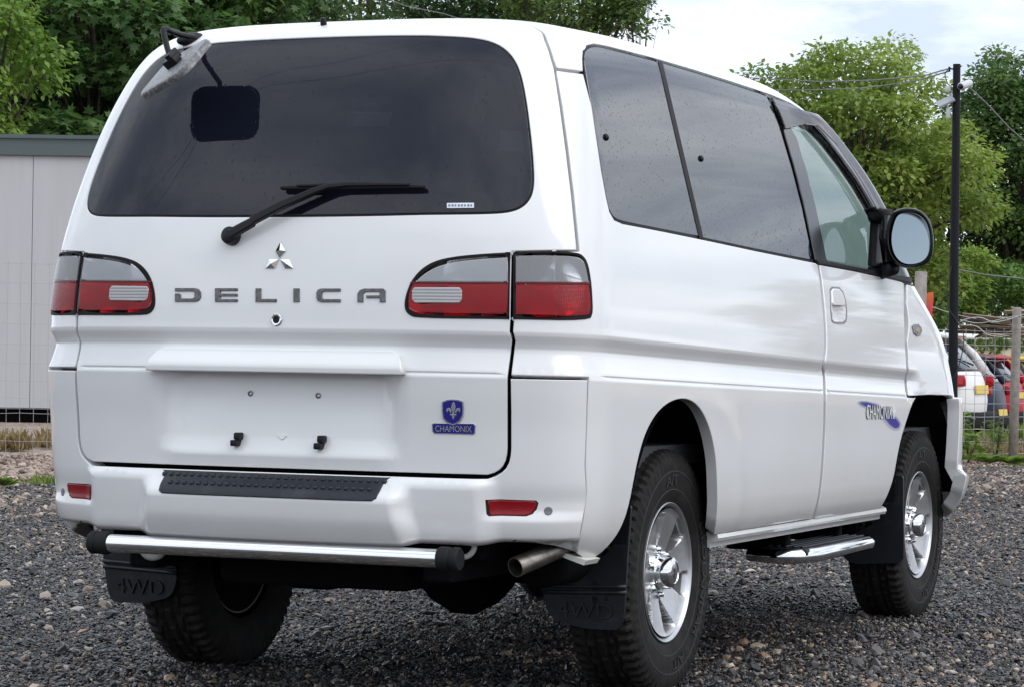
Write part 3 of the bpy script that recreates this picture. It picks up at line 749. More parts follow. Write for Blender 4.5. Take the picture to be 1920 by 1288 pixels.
# tail lamps: inner half on the tailgate, outer half on the body side
def bowl_disp(P, U, t):
    x = np.abs(P[..., 0])+.6*(P[..., 1]+.95)*(np.abs(P[..., 0]) > .66); z = P[..., 2]
    cx_ = (np.round((x-.44)/.105)*.105)+.44; cz_ = np.where(z > 1.175, 1.222, 1.125)
    q = np.clip((((x-cx_)/.055)**2+((z-cz_)/.050)**2), 0, 1.6)
    return -.030+.014*q
for mir in (False, True):
    lp = panel('tail_lamp', [IN_ST, grow(IN_ST, -.0075)], SEAL, tailgate, off=.0035, depth=.006, gap=0, du=.04, dt=.04, fine=False, mirror=mir)
    panel('lamp_bowl', [grow(IN_ST, -.003)], BOWL, lp, disp=bowl_disp, depth=.004, gap=0, du=.008, dt=.008, fine=False, mirror=mir)
    panel('clear_lens', [px2st(sm(IN_C, (0, 5, 6)))], LCLR, lp, off=.0055, depth=.004, gap=0, du=.03, dt=.03, fine=False, mirror=mir)
    panel('red_lens', [px2st(sm(IN_R, (0, 1, 6))), px2st(IN_B)], LRED, lp, off=.0055, depth=.004, gap=0, du=.03, dt=.03, fine=False, mirror=mir)
    panel('reverse_lens', [px2st(IN_B)], LREV, lp, off=.0085, depth=.006, gap=0, du=.03, dt=.03, fine=False, mirror=mir)
    lv = px2st(dens([(771, 529.5), (955, 530), (955, 533.5), (770, 533)])); panel('lens_divider', [lv], REDD, lp, off=.006, depth=.006, gap=0, edge=.0008, du=.05, dt=.05, fine=False, mirror=mir)
    sp = sides[1 if mir else 0]
    lp = panel('tail_lamp', [OUT_ST, grow(OUT_ST, -.0065)], SEAL, sp, off=.0035, depth=.006, gap=0, du=.03, dt=.03, fine=False, mirror=mir)
    panel('lamp_bowl', [grow(OUT_ST, -.003)], BOWL, lp, disp=bowl_disp, depth=.004, gap=0, du=.008, dt=.008, fine=False, mirror=mir)
    panel('clear_lens', [px2st(sm(OUT_C, (0, 5, 6)))], LCL2, lp, off=.0055, depth=.004, gap=0, du=.025, dt=.03, fine=False, mirror=mir)
    panel('red_lens', [px2st(sm(OUT_R, (0, 1, 5)))], LRED, lp, off=.0055, depth=.004, gap=0, du=.025, dt=.03, fine=False, mirror=mir)
    lv = px2st(dens([(966, 529.5), (1103, 530.5), (1104, 534.5), (966, 533.5)])); panel('lens_divider', [lv], REDD, lp, off=.006, depth=.006, gap=0, edge=.0008, du=.05, dt=.05, fine=False, mirror=mir)
# grip bar over the number-plate recess
def grip_disp(P, U, t):
    z = P[..., 2]
    return -scoop(U, t, P)+.005+.030*(1-smst(.950, 1.003, z))
gh = rear([(0.0, 1.0), (.355, 1.0)]).tolist()+rear([(.374, .992), (.386, .975), (.394, .945), (.392, .937)]).tolist()+[[0, 0]]
gh = np.array(gh); gh[0, 0] = 0; gh[-1] = [0, gh[-2, 1]]
panel('grip_bar', [both(gh)], PAINT, tailgate, disp=grip_disp, depth=.055, gap=0, du=.012, dt=.005, fine=False, edge=.004, nf=.55)
# three-diamond emblem
parts = []
for quad in ([(527, 453.5), (537, 472), (525, 486), (517, 472)], [(523.7, 487), (505, 486.5), (498, 504.6), (516, 504.6)], [(525.5, 487), (544, 487), (551, 504.6), (535, 504.6)]):
    S = px2st(quad); P = surf(S[:, 0], S[:, 1]); N = surf_n(S[:, 0], S[:, 1]); n = N.mean(0)
    a = P+N*.0005; b = P+N*.003; c = P.mean(0)
    b = b+(c-b)*.06; b = b-n*((b-P)@n)[:, None]+n*.003
    V = [*a, *b, c+n*.0085]
    F = [(0, 1, 5, 4), (1, 2, 6, 5), (2, 3, 7, 6), (3, 0, 4, 7), (4, 5, 8), (5, 6, 8), (6, 7, 8), (7, 4, 8)]
    parts.append((V, F))
V, F = join_geo(parts); mesh_obj('emblem', V, F, CHROME, tailgate, False)
# model lettering across the tailgate, letter by letter
yt, yb = 541.0, 566.5
def LT(x0, x1, polys):
    k = lambda p: [(x0+(x1-x0)*u, yb+(yt-yb)*v) for u, v in p]
    for p in polys:
        pts = k(p); sh = (pts[0][0]-330)/394*1.0
        yield [(x, y+sh) for x, y in pts]
G = .26
LETTERS = [
 (329, 377, [[(0, 0), (.78, 0), (.92, .08), (1, .3), (1, .7), (.92, .92), (.78, 1), (0, 1), (0, .76), (.70, .76), (.76, .66), (.76, .34), (.70, .24), (.22, .24), (.22, .52), (.16, .60), (0, .60)]]),
 (404, 446, [[(0, 0), (1, 0), (1, .20), (.24, .20), (.24, .40), (1, .40), (1, .60), (.24, .60), (.24, .80), (1, .80), (1, 1), (0, 1)]]),
 (480, 519, [[(0, 0), (1, 0), (1, .22), (.26, .22), (.26, 1), (0, 1)]]),
 (551, 562, [[(0, 0), (1, 0), (1, 1), (0, 1)]]),
 (594, 639, [[(1, 0), (.2, 0), (.06, .08), (0, .3), (0, .7), (.06, .92), (.2, 1), (1, 1), (1, .78), (.30, .78), (.23, .68), (.23, .32), (.30, .22), (1, .22)]]),
 (671, 723, [[(0, 0), (.2, 0), (.2, .6), (.28, .76), (.80, .76), (.80, .50), (.32, .50), (.32, .30), (.80, .30), (.80, 0), (1, 0), (1, .85), (.92, 1), (.24, 1), (.08, .88), (0, .62)]])]
for x0, x1, pl in LETTERS:
    for pts in LT(x0, x1, pl):
        prism_on_surface('letter', pts, LETTERM, tailgate, 0, .004)
# lock barrel
c = spt(519, 600); n = spn(519, 600)
def disc_on(name, c, n, profile, material, parent, seg=28):
    V, F = lathe_geo(profile, seg, 'x'); o = mesh_obj(name, V, F, material, parent)
    o.matrix_basis = Matrix.Translation(c) @ Vector((1, 0, 0)).rotation_difference(Vector(n)).to_matrix().to_4x4(); o.data.set_sharp_from_angle(angle=R(35))
    return o
lk = disc_on('tailgate_lock', c, n, [(0, .0175), (.003, .0170), (.005, .0145), (.004, .011), (.004, .0105), (-.002, .0100), (-.002, 0)], CHROME, tailgate)
disc_on('lock_core', Vector(c)-Vector(n)*0, n, [(.0005, .0102), (.0005, 0)], BLACK, tailgate, 20)
# number-plate fixings
for p in ((470, 737), (597, 741)):
    disc_on('plate_screw', spt(*p, 0, gate_disp), n, [(0, .0085), (.003, .008), (.004, .005), (.0, .0042), (-.001, 0)], STEEL, tailgate, 14)
for (x, y) in ((450, 822), (606, 828)):
    bm = bmesh.new(); c = spt(x, y, 0, gate_disp)
    bm_box(bm, c+Vector((.002, -.012, .008)), (.018, .03, .020), None, .004)
    bm_box(bm, c+Vector((-.004, -.016, -.011)), (.020, .034, .017), None, .003)
    bm_obj('rubber_stop', bm, BLACK, tailgate, True, 40)
prism_on_surface('plate_boss', [(522, 814), (537, 814), (538, 817), (531, 824), (528, 824), (521, 817)], PAINT, tailgate, 0, .004, gate_disp)
# blue shield badge
SH = [(829, 752), (838, 748), (849, 747), (860, 748), (869, 751), (870, 765), (869, 778), (863, 790), (850, 797), (838, 792), (831, 784), (829, 770)]
BN = [(812, 792), (889, 793), (892, 797), (891, 812), (888, 814), (814, 812), (811, 808), (810, 794)]
def scale_loop(L, k):
    L = np.array(L, float); c = L.mean(0); return (L-c)*k+c
bd = prism_on_surface('badge', BN, SILVER, tailgate, 0, .0022)
prism_on_surface('badge_banner', np.array(BN, float)*[.965, .87]+[.035*851, .13*803], BLUE, bd, .002, .0008)
prism_on_surface('badge_shield', SH, SILVER, bd, .0012, .0022)
prism_on_surface('badge_field', scale_loop(SH, .89), BLUE, bd, .0035, .0006)
surface_text('badge_lettering', 'CHAMONIX', [(817, 796.5), (885, 798), (885, 809.5), (817, 808)], SILVER, bd, .0032, .0008)
FL = [[(851, 752), (854, 757), (855, 763), (852.5, 770), (853, 780), (850.5, 786), (848, 780), (849, 770), (846.5, 763), (848, 757)],
      [(853.5, 771), (855.5, 766), (859, 763.5), (862.5, 765), (864, 769), (861.5, 772), (860.5, 769), (858.5, 768.5), (857, 771), (856, 774)],
      [(847.8, 771), (845.8, 766), (842.3, 763.5), (838.8, 765), (837.3, 769), (839.8, 772), (840.8, 769), (842.8, 768.5), (844.3, 771), (845.3, 774)],
      [(845, 775), (856.5, 775.6), (856, 778), (845, 777.4)]]
for i, f in enumerate(FL):
    prism_on_surface('badge_fleur', f, SILVER, bd, .0040, .0006+.0002*i)
# sticker inside the rear window corner
stk = prism_on_surface('window_sticker', [(838, 381.5), (888.5, 381), (889, 390.5), (838, 391)], WHITEP, rear_window, 0, .0008)
inkm = mat('sticker_ink', (.12, .20, .38), .6)
for i in range(8):
    x = 841+i*5.9; w = 3.4+.6*math.sin(i*2.3)
    prism_on_surface('sticker_mark', [(x, 384.2), (x+w, 384.0), (x+w, 388), (x, 388.2)], inkm, rear_window, .0012, .0003)
# rear wiper
piv = spt(437, 443, .012); nv = spn(437, 443)
disc_on('wiper_pivot', spt(437, 445, 0), nv, [(0, .025), (.012, .026), (.026, .024), (.031, .016), (.032, 0)], BLACK, tailgate, 24)
def flat_bar(name, pts, widths, thick, material, parent):
    V, F = [], []
    for i, (p, w) in enumerate(zip(pts, widths)):
        a = pts[max(i-1, 0)]; b = pts[min(i+1, len(pts)-1)]; d = (b-a).normalized(); nn = nv; s = d.cross(nn).normalized()
        for u, v in ((-.5, -.5), (.5, -.5), (.5, .35), (.3, .5), (-.3, .5), (-.5, .35)):
            V.append(p+s*w*u+nn*thick*v)
    m = len(pts)
    for i in range(m-1):
        for k in range(6): F.append((i*6+k, i*6+(k+1) % 6, (i+1)*6+(k+1) % 6, (i+1)*6+k))
    F += [tuple(range(6))[::-1], tuple(range((m-1)*6, m*6))]
    return mesh_obj(name, V, F, material, parent, False)
wp = [spt(432, 440, .030), spt(455, 427, .034), spt(472, 418, .036), spt(475, 413, .038), spt(530, 385, .036), spt(590, 359, .032), spt(618, 350, .030), spt(655, 347, .026)]
flat_bar('wiper_arm', wp, [.028, .026, .025, .024, .021, .018, .014, .010], .016, BLACK, tailgate)
bl = [spt(528, 353.5, .016), spt(560, 353, .018), spt(600, 352, .019), spt(660, 350.5, .019), spt(720, 350.5, .018), spt(770, 351, .017), spt(796, 352, .015)]
flat_bar('wiper_blade', bl, [.008, .011, .014, .016, .013, .010, .007], .016, RUBBER, tailgate)
bl2 = [p+nv*.010+Vector((0, 0, .004)) for p in bl[1:-1]]
flat_bar('wiper_bridge', bl2, [.006, .008, .011, .008, .006], .008, BLACK, tailgate)
# washer nozzle on the roof edge
c = spt(607, 47); disc_on('washer_nozzle', c, Vector((0, -.35, .94)), [(-.008, .010), (.014, .009), (.020, .006), (.021, 0)], BLACK, van, 14)
# rear under-view mirror on its arm
rmb = spt(356, 74, .006); nb = spn(356, 76)
vd = Vector(CL_); vr = Vector(CR_); vu = Vector(CU_)
def dep(px, py, y): return Vector(hit(px, py, 1, y))
bm = bmesh.new()
r = bmesh.ops.create_uvsphere(bm, u_segments=20, v_segments=12, radius=1.0)
for v in r['verts']: v.co = Vector((v.co.x*.042, v.co.y*.024, v.co.z*.020))
ax = (dep(382, 68, -.74)-dep(330, 82, -.80)).normalized()
rot = Matrix((ax, nb.cross(ax).normalized(), nb)).transposed().to_4x4()
bmesh.ops.transform(bm, matrix=Matrix.Translation(spt(357, 74, .004)) @ rot, verts=bm.verts)
rvm = bm_obj('under_view_mirror', bm, BLACK, van, True)
arm = [dep(364, 71, -.79), dep(340, 66, -.84), dep(320, 59, -.92), dep(310, 55, -.955), dep(306, 58, -.965), dep(308, 68, -.97), dep(314, 92, -.985), dep(322, 118, -1.00)]
tube('mirror_arm', arm, [.0085, .0085, .0085, .009, .009, .009, .0085, .008], BLACK, rvm, 12)
l = (vr*.67+vu*.29-vd*.68).normalized(); w_ = (vr*.36+vu*.62+vd*.69); w_ = (w_-l*w_.dot(l)).normalized(); nn_ = l.cross(w_)
if nn_.dot(vd) > 0: nn_ = -nn_; w_ = -w_
C0 = dep(330, 131, -1.0)
def plate(name, hw, hh, rr, z0, z1, material, parent, taper=.94, cx=0.0):
    loop = []
    for sx, sy, a0 in ((1, 1, 0), (-1, 1, 90), (-1, -1, 180), (1, -1, 270)):
        for k in range(7):
            a = R(a0+k*15); loop.append((sx*(hw-rr)+rr*math.cos(a), sy*(hh-rr)+rr*math.sin(a)))
    V = []; n = len(loop)
    for z, s in ((z0, 1.0), (z0+(z1-z0)*.6, 1.0), (z1-.002, taper+.03), (z1, taper)):
        for x, y in loop: V.append(C0+l*(x*s)+w_*(y*s)+nn_*z)
    F = []
    for k in range(3):
        for i in range(n): F.append((k*n+i, k*n+(i+1) % n, (k+1)*n+(i+1) % n, (k+1)*n+i))
    F += [tuple(range(n))[::-1], tuple(range(3*n, 4*n))]
    o = mesh_obj(name, V, F, material, parent); o.data.set_sharp_from_angle(angle=R(40)); return o
GREYP = mat('weathered_grey_plastic', (.11, .11, .115), .35, noise=(90, (.30, .30, .31), .45, .72), bump=(220, .5, .003))
plate('mirror_shell', .112, .090, .045, -.008, .012, GREYP, rvm)
plate('mirror_glass', .103, .081, .040, -.0095, -.0078, mat('mirror_glass', (.36, .42, .43), .03, 1.0), rvm, 1.0)
bm = bmesh.new(); rq = Matrix((l, w_, nn_)).transposed().to_quaternion()
bm_box(bm, dep(325, 118, -1.0)+nn_*.004, (.05, .03, .026), rq, .004); bm_box(bm, dep(330, 112, -1.0)+nn_*.012, (.022, .04, .03), rq, .003)
bm_obj('mirror_clamp', bm, BLACK, rvm, True, 40)
# bumper: rubber step pad with studs, reflectors, sensors
padh = px2st([(547, 884), (640, 887.5), (735, 890.5), (722, 903), (714, 920), (706, 935), (697, 940.5), (640, 939), (547, 936)], bump_disp)
ph = padh.copy(); ph[0, 0] = 0; ph[-1, 0] = 0; ph[:, 1] = np.minimum(ph[:, 1], bt_half[0, 1]-.004); ph[0, 1] = ph[1, 1] = ph[2, 1]; ph[-1, 1] = ph[-2, 1]
pad_loop = both(ph)
pad = panel('step_pad', [pad_loop], PADM, rear_bumper, disp=bump_disp, off=.003, depth=.006, gap=.002, du=.03, dt=.008, fine=False, fineU=fu)
sm = bpy.data.meshes.new('stud')
V, F = lathe_geo([(0, .0076), (.003, .0073), (.0058, .0050), (.0066, 0)], 10, 'z')
sm.from_pydata(V, [], F); sm.materials.append(PADM); sm.polygons.foreach_set('use_smooth', np.ones(len(sm.polygons), dtype=bool))
for row, (tz, sh) in enumerate(((.6475, 0), (.6285, .011))):
    for i in range(-15, 16):
        u = i*.0222+sh
        if abs(u) > .345-.03*row: continue
        S = np.array([[u, T(tz)]]); P = surf(S[:, 0], S[:, 1], bump_disp)[0]; N = surf_n(S[:, 0], S[:, 1], bump_disp)[0]
        o = link(bpy.data.objects.new('stud', sm), pad)
        o.matrix_basis = Matrix.Translation(P+N*.002) @ Vector((0, 0, 1)).rotation_difference(Vector(N)).to_matrix().to_4x4()
RF = [(915, 938), (1002, 939), (1006, 943), (1003, 954), (996, 962), (985, 966), (921, 966), (917, 962)]
for mir in (False, True):
    fr_ = panel('reflector_surround', [px2st(scale_loop(RF, 1.10), bump_disp)], BLACK, rear_bumper, disp=bump_disp, off=.0006, depth=.002, gap=0, edge=.0006, du=.03, dt=.03, fine=False, mirror=mir)
    panel('reflector', [px2st(RF, bump_disp)], REFR, rear_bumper, disp=bump_disp, off=.0030, depth=.004, gap=0, du=.03, dt=.03, fine=False, mirror=mir)
    cc = np.array([(1028+8*math.cos(a), 957+8*math.sin(a)) for a in np.linspace(0, 2*math.pi, 20)[:-1]])
    panel('parking_sensor', [px2st(cc, bump_disp)], mat('sensor_grey', (.16, .16, .17), .5), rear_bumper, disp=bump_disp, off=.003, depth=.004, gap=0, du=.03, dt=.03, fine=False, mirror=mir)
# door handles and side lettering
HN = [(1556, 545), (1560, 540), (1573, 541), (1580, 549), (1585, 565), (1587, 585), (1586, 602), (1582, 606), (1563, 605), (1559, 600), (1557, 580)]
CUP = [(1562, 574), (1583, 575), (1584, 588), (1582, 598), (1576, 602), (1566, 600), (1563, 590)]
FLAP = [(1558, 546), (1562, 542), (1572, 543), (1578, 550), (1583, 566), (1583.5, 574), (1563, 573), (1560, 570)]
for mir in (False, True):
    panel('handle_gasket', [px2st(scale_loop(HN, 1.05)), px2st(scale_loop(HN, .95))], mat('handle_gap', (.22, .22, .22), .6), doors[int(mir)], disp=flare_disp, off=.0018, depth=.003, gap=0, edge=.0005, du=.03, dt=.03, fine=False, bd=.006, mirror=mir)
    panel('door_handle', [px2st(FLAP)], PAINT, doors[int(mir)], disp=flare_disp, off=.005, depth=.012, gap=0, edge=.003, du=.015, dt=.015, fine=False, mirror=mir)
# blue airbrushed sweep (flat print, soft edges) with raised-look lettering
def spray_mat():
    m = mat('blue_spray', (.73, .73, .735), .35, 0, 0, .3); nt = m.node_tree; b = nt.nodes['Principled BSDF']
    at = nt.nodes.new('ShaderNodeAttribute'); at.attribute_name = 'spray'
    mx = nt.nodes.new('ShaderNodeMixRGB'); mx.inputs[1].default_value = (.73, .73, .735, 1); mx.inputs[2].default_value = (.012, .006, .25, 1)
    nt.links.new(at.outputs['Fac'], mx.inputs[0]); nt.links.new(mx.outputs[0], b.inputs['Base Color'])
    tr = nt.nodes.new('ShaderNodeBsdfTransparent'); ms = nt.nodes.new('ShaderNodeMixShader'); cl = nt.nodes.new('ShaderNodeMath'); cl.operation = 'MULTIPLY'; cl.inputs[1].default_value = 3.0; cl.use_clamp = True
    nt.links.new(at.outputs['Fac'], cl.inputs[0]); nt.links.new(cl.outputs[0], ms.inputs[0]); nt.links.new(tr.outputs[0], ms.inputs[1]); nt.links.new(b.outputs[0], ms.inputs[2])
    nt.links.new(ms.outputs[0], nt.nodes['Material Output'].inputs['Surface'])
    return m
gx, gy = np.meshgrid(np.linspace(1600, 1694, 95), np.linspace(742, 808, 67)); gp = np.stack([gx.ravel(), gy.ravel()], 1)
curve = np.array([(1610, 754, 1.5, .45), (1616, 755.5, 3.0, .9), (1625, 758, 4.2, 1), (1640, 763, 5, 1), (1655, 771, 5.5, 1), (1666, 782, 6.5, 1), (1674, 790, 7.5, 1), (1679, 795, 6.5, 1)])
cc = np.stack([np.interp(np.linspace(0, 7, 160), range(8), curve[:, i]) for i in range(4)], 1)
dd = np.hypot(gp[:, None, 0]-cc[None, :, 0], gp[:, None, 1]-cc[None, :, 1])/(1.3*cc[None, :, 2])
fld = (cc[None, :, 3]*(1-smst(.55, 1.55, dd))).max(1)
S = px2st(gp); P = surf(S[:, 0], S[:, 1], flare_disp); N = surf_n(S[:, 0], S[:, 1], flare_disp); P = P+N*.0012
F = [(j*95+i, j*95+i+1, (j+1)*95+i+1, (j+1)*95+i) for j in range(66) for i in range(94)]
F = [f for f in F if max(fld[list(f)]) > .01]
SPR = spray_mat()
for mir in (False, True):
    V = P*([-1, 1, 1] if mir else [1, 1, 1])
    o = mesh_obj('side_graphic', V, [f[::-1] for f in F] if not mir else F, SPR, doors[int(mir)], True)
    at = o.data.attributes.new('spray', 'FLOAT', 'POINT'); at.data.foreach_set('value', fld.astype(np.float32))
tg = text_geo('CHAMONIX')
surface_text('side_lettering_shadow', 'CHAMONIX', [(1623.0, 759.3), (1671.0, 760.8), (1670.5, 785.6), (1622.8, 785.6)], mat('letter_shadow', (.05, .055, .05), .5), doors[0], .0018, .0004, flare_disp, geo=tg)
surface_text('side_lettering', 'CHAMONIX', [(1623.8, 758), (1671.5, 759.5), (1671, 784.5), (1623.5, 784.5)], mat('letter_white', (.72, .73, .70), .4), doors[0], .0026, .0004, flare_disp, geo=tg)
for i, f in enumerate(([(1675, 757), (1677, 763), (1676, 770), (1676, 784), (1674, 784), (1674, 770), (1673, 763)], [(1672, 766), (1678.5, 766.5), (1678.5, 771), (1677, 774), (1673, 774), (1672, 771)])):
    prism_on_surface('side_fleur', f, MATS['letter_white'], doors[0], .002+.0003*i, .0006, flare_disp)
# ------------------------------------------------------------------ wheels
TR = .369; HUB_Z = .3545
TYRE = mat('tyre', (.011, .010, .010), .72, 0, 0, .2, noise=(25, (.027, .024, .021), .45, .8), bump=(120, .2, .002))
TYTEXT = mat('tyre_lettering', (.024, .022, .021), .6)
def tyre_geo():
    n = 264; xs = [-.112, -.108, -.100, -.090, -.078, -.066, -.064, -.052, -.050, -.036, -.022, -.020, -.010, -.008, .008, .010, .020, .022, .036, .050, .052, .064, .066, .078, .090, .100, .108, .112]
    prof_out = [(.116, .335), (.1185, .318), (.1195, .300), (.1190, .280), (.1165, .258), (.1130, .240), (.1060, .224), (.1010, .214), (.0960, .2080)]
    V = []; m = len(xs)
    def crown(x): return TR-.006*(abs(x)/.11)**2.2-.010*smst(.098, .113, abs(x))
    pitch = n/66.0
    for k in range(n):
        a = 2*math.pi*k/n
        ph = (k % 4)
        row = []
        for x in xs:
            ax = abs(x); r = crown(x); g = 0.0
            zig = .004*math.sin(2*math.pi*(k % 8)/8.0)
            if abs(ax-.021-zig*.5) < .0035 or abs(ax-.051-zig) < .0035: g = .009
            if ax > .066: g = max(g, .010 if ((k+(2 if x > 0 else 0)) % 4) < 1.2 else 0)
            elif ax > .022: g = max(g, .007 if ((k+(1 if x > 0 else 3)) % 4) < 1 and ax < .050 else 0)
            else: g = max(g, .006 if (k % 8) in (0,) else 0)
            row.append((x, r-float(g)))
        prof = [(-o, rr) for o, rr in prof_out[::-1]]+row+list(prof_out)
        for i, (o, rr) in enumerate(prof):
            ex = 0.0
            if rr > .314 and abs(o) > .114: ex = .003 if (k % 4) >= 1.2 else 0.0    # shoulder lugs running on to the side wall
            if .279 < rr < .281: ex += 0
            V.append((o+math.copysign(ex, o), rr*math.cos(a), rr*math.sin(a)))
    m = len(prof); F = []
    for k in range(n):
        for i in range(m-1): F.append((k*m+i, k*m+i+1, ((k+1) % n)*m+i+1, ((k+1) % n)*m+i))
    return V, F
TV, TF = tyre_geo()
tyre_me = bpy.data.meshes.new('tyre'); tyre_me.from_pydata(TV, [], TF); tyre_me.materials.append(TYRE)
tyre_me.polygons.foreach_set('use_smooth', np.ones(len(TF), dtype=bool)); tyre_me.set_sharp_from_angle(angle=R(32))
def arc_text(body, a0, span, r0, r1, x):
    V, F = text_geo(body, .05)
    out = []
    for u, v, w in V:
        a = R(a0-span*u); r = r0+(r1-r0)*v; out.append((x+(.0030)*w, r*math.cos(a), r*math.sin(a)))
    return out, F
def ring_geo(r0, r1, x, h, n=96):
    return lathe_geo([(x-.002, r0-.001), (x+h, r0), (x+h, r1), (x-.002, r1+.001)], n, 'x')
V, F = join_geo([arc_text('GEOLANDAR', 30, 78, .262, .292, .1192), arc_text('A/T', -68, 20, .262, .292, .1192), arc_text('A/T', 104, 20, .262, .292, .1192), ring_geo(.300, .3035, .1190, .0015), ring_geo(.2455, .249, .1140, .0015)])
text_me = bpy.data.meshes.new('tyre_lettering'); text_me.from_pydata(V, [], F); text_me.materials.append(TYTEXT)
# alloy: barrel with rolled lip, six-spoke face
barrel = [(-.085, .196), (-.080, .186), (.02, .178), (.070, .188), (.088, .194), (.098, .1985), (.1025, .2035), (.1050, .2060), (.1035, .2085), (.0990, .2090)]
def rim_geo():
    V, F = lathe_geo(barrel, 96, 'x')
    nr, na = 34, 252; rs = np.linspace(.050, .1905, nr); V2 = []; hole = np.zeros((na, nr), bool); pk = np.zeros((na, nr), bool); fm2 = []
    for k in range(na):
        a = 2*math.pi*k/na; ph = ((k/na*6) % 1.0)-.5      # 0 at pocket centre
        for i, r in enumerate(rs):
            halfw = float(np.interp(r, [.080, .092, .110, .140, .170, .186], [.02, .08, .135, .175, .205, .185]))
            twist = float(np.interp(r, [.08, .19], [-.04, .06]))
            d = abs(ph-twist)
            m = float(1-smst(halfw-.035, halfw+.012, d))*float(smst(.080, .092, r)*(1-smst(.178, .184, r)))
            face = float(np.interp(r, [.05, .08, .11, .15, .178, .186, .1905], [.062, .064, .072, .084, .091, .095, .099]))
            x = face-.060*m
            hole[k, i] = m > .95 and .098 < r < .142 and -.9*halfw < ph-twist < halfw*.25
            pk[k, i] = m > .12
            V2.append((x, r*math.cos(a), r*math.sin(a)))
    F2 = []
    for k in range(na):
        k2 = (k+1) % na
        for i in range(nr-1):
            if hole[k, i] and hole[k2, i] and hole[k, i+1] and hole[k2, i+1]: continue
            F2.append((k*nr+i, k*nr+i+1, k2*nr+i+1, k2*nr+i)); fm2.append(int(pk[k, i] and pk[k2, i+1]))
    return (*join_geo([(V, F), (V2, F2)]), [1 if (i % (len(barrel)-1)) < 4 else 0 for i in range(len(F))]+fm2)
V, F, FM = rim_geo()
rim_me = bpy.data.meshes.new('wheel'); rim_me.from_pydata([tuple(map(float, v)) for v in V], [], F); rim_me.materials.append(ALLOY); rim_me.materials.append(ALLOYP); rim_me.polygons.foreach_set('material_index', np.array(FM, dtype=np.int32))
rim_me.polygons.foreach_set('use_smooth', np.ones(len(F), dtype=bool)); rim_me.set_sharp_from_angle(angle=R(38))
V, F = lathe_geo([(.03, .060), (.058, .060), (.075, .056), (.079, .052), (.112, .048), (.122, .044), (.128, .036), (.1285, .033), (.126, .031), (.1275, .020), (.129, 0)], 48, 'x')
cap_me = bpy.data.meshes.new('hub_cap'); cap_me.from_pydata(V, [], F); cap_me.materials.append(CHROME); cap_me.polygons.foreach_set('use_smooth', np.ones(len(F), dtype=bool)); cap_me.set_sharp_from_angle(angle=R(30))
parts = []
for quad in ([(.0, .016), (.007, .008), (.0, .0), (-.007, .008)], [(0, 0), (-.007, -.0), (-.015, -.012), (-.006, -.012)], [(0, 0), (.007, 0), (.015, -.012), (.006, -.012)]):
    parts.append(([(.1305, y, z) for y, z in quad], [(0, 1, 2, 3)]))
V, F = join_geo(parts); cem_me = bpy.data.meshes.new('cap_emblem'); cem_me.from_pydata(V, [], F); cem_me.materials.append(mat('dark_emblem', (.06, .06, .07), .4))
V, F = lathe_geo([(.04, .0125), (.070, .0125), (.0745, .0105), (.080, .0085), (.082, .004), (.0825, 0)], 12, 'x')
nut_me = bpy.data.meshes.new('wheel_nut'); nut_me.from_pydata(V, [], F); nut_me.materials.append(CHROME); nut_me.polygons.foreach_set('use_smooth', np.ones(len(F), dtype=bool)); nut_me.set_sharp_from_angle(angle=R(30))
V, F = lathe_geo([(.028, 0), (.028, .150), (.0, .158), (-.06, .158), (-.078, .190), (-.084, .190), (-.084, 0)], 40, 'x')
brk_me = bpy.data.meshes.new('brake_drum'); brk_me.from_pydata(V, [], F); brk_me.materials.append(UNDER)
def wheel(x, y, spin):
    s = 1 if x > 0 else -1
    w = link(bpy.data.objects.new('wheel', rim_me), van); w.location = (x, y, HUB_Z); w.scale = (.86, 1, 1)
    w.rotation_euler = (R(spin), 0, 0 if s > 0 else math.pi)
    for nm, me in (('tyre', tyre_me), ('tyre_lettering', text_me), ('hub_cap', cap_me), ('cap_emblem', cem_me), ('brake_drum', brk_me)):
        c = link(bpy.data.objects.new(nm, me), w)
        if nm == 'cap_emblem': c.rotation_euler = (R(-spin+20), 0, 0)
        if nm == 'tyre_lettering': c.rotation_euler = (R(-spin), 0, 0)
    for k in range(6):
        a = R(60*k+30); c = link(bpy.data.objects.new('wheel_nut', nut_me), w); c.location = (0, .0695*math.cos(a), .0695*math.sin(a))
for x, y, sp_ in ((.690, 0, 12), (-.750, .02, 40), (.708, 2.80, 25), (-.708, 2.80, 5)): wheel(x, y, sp_)
# ------------------------------------------------------------------ underside, flaps, bars, steps, door mirrors, cabin
bm = bmesh.new(); bm_box(bm, (0, 1.25, .50), (1.06, 4.2, .10)); bm_box(bm, (0, 1.4, .50), (1.52, 1.9, .10)); bm_box(bm, (0, -.68, .53), (1.36, .50, .07)); bm_obj('floor_pan', bm, UNDER, van)
bm = bmesh.new(); bm_box(bm, (0, -.905, .64), (1.22, .04, .14)); bm_box(bm, (0, -.86, .50), (1.16, .10, .12)); bm_obj('rear_crossmember', bm, UNDER, van)  # first box is a dark strip added to close the gap above the bumper
for sx in (-1, 1):
    bm = bmesh.new(); bm_box(bm, (sx*.46, 1.0, .43), (.09, 3.9, .11), None, .01); bm_obj('frame_rail', bm, UNDER, van)
    for yc in (0.0, 2.8):
        # wheel house: arched black liner
        V, F = [], []; prof = []
        for k in range(19):
            a = R(8+k*164/18); prof.append((yc+.47*math.cos(a)-.02, .40+.475*math.sin(a)))
        for (y, z) in prof: V += [(sx*.40, y, z), (sx*.828, y, z)]
        for i in range(len(prof)-1): F.append((2*i, 2*i+1, 2*i+3, 2*i+2))
        V.append((sx*.42, yc, .42)); c = len(V)-1
        for i in range(len(prof)-1): F.append((2*i, 2*i+2, c))
        mesh_obj('wheel_house', V, F, UNDER, van, True)
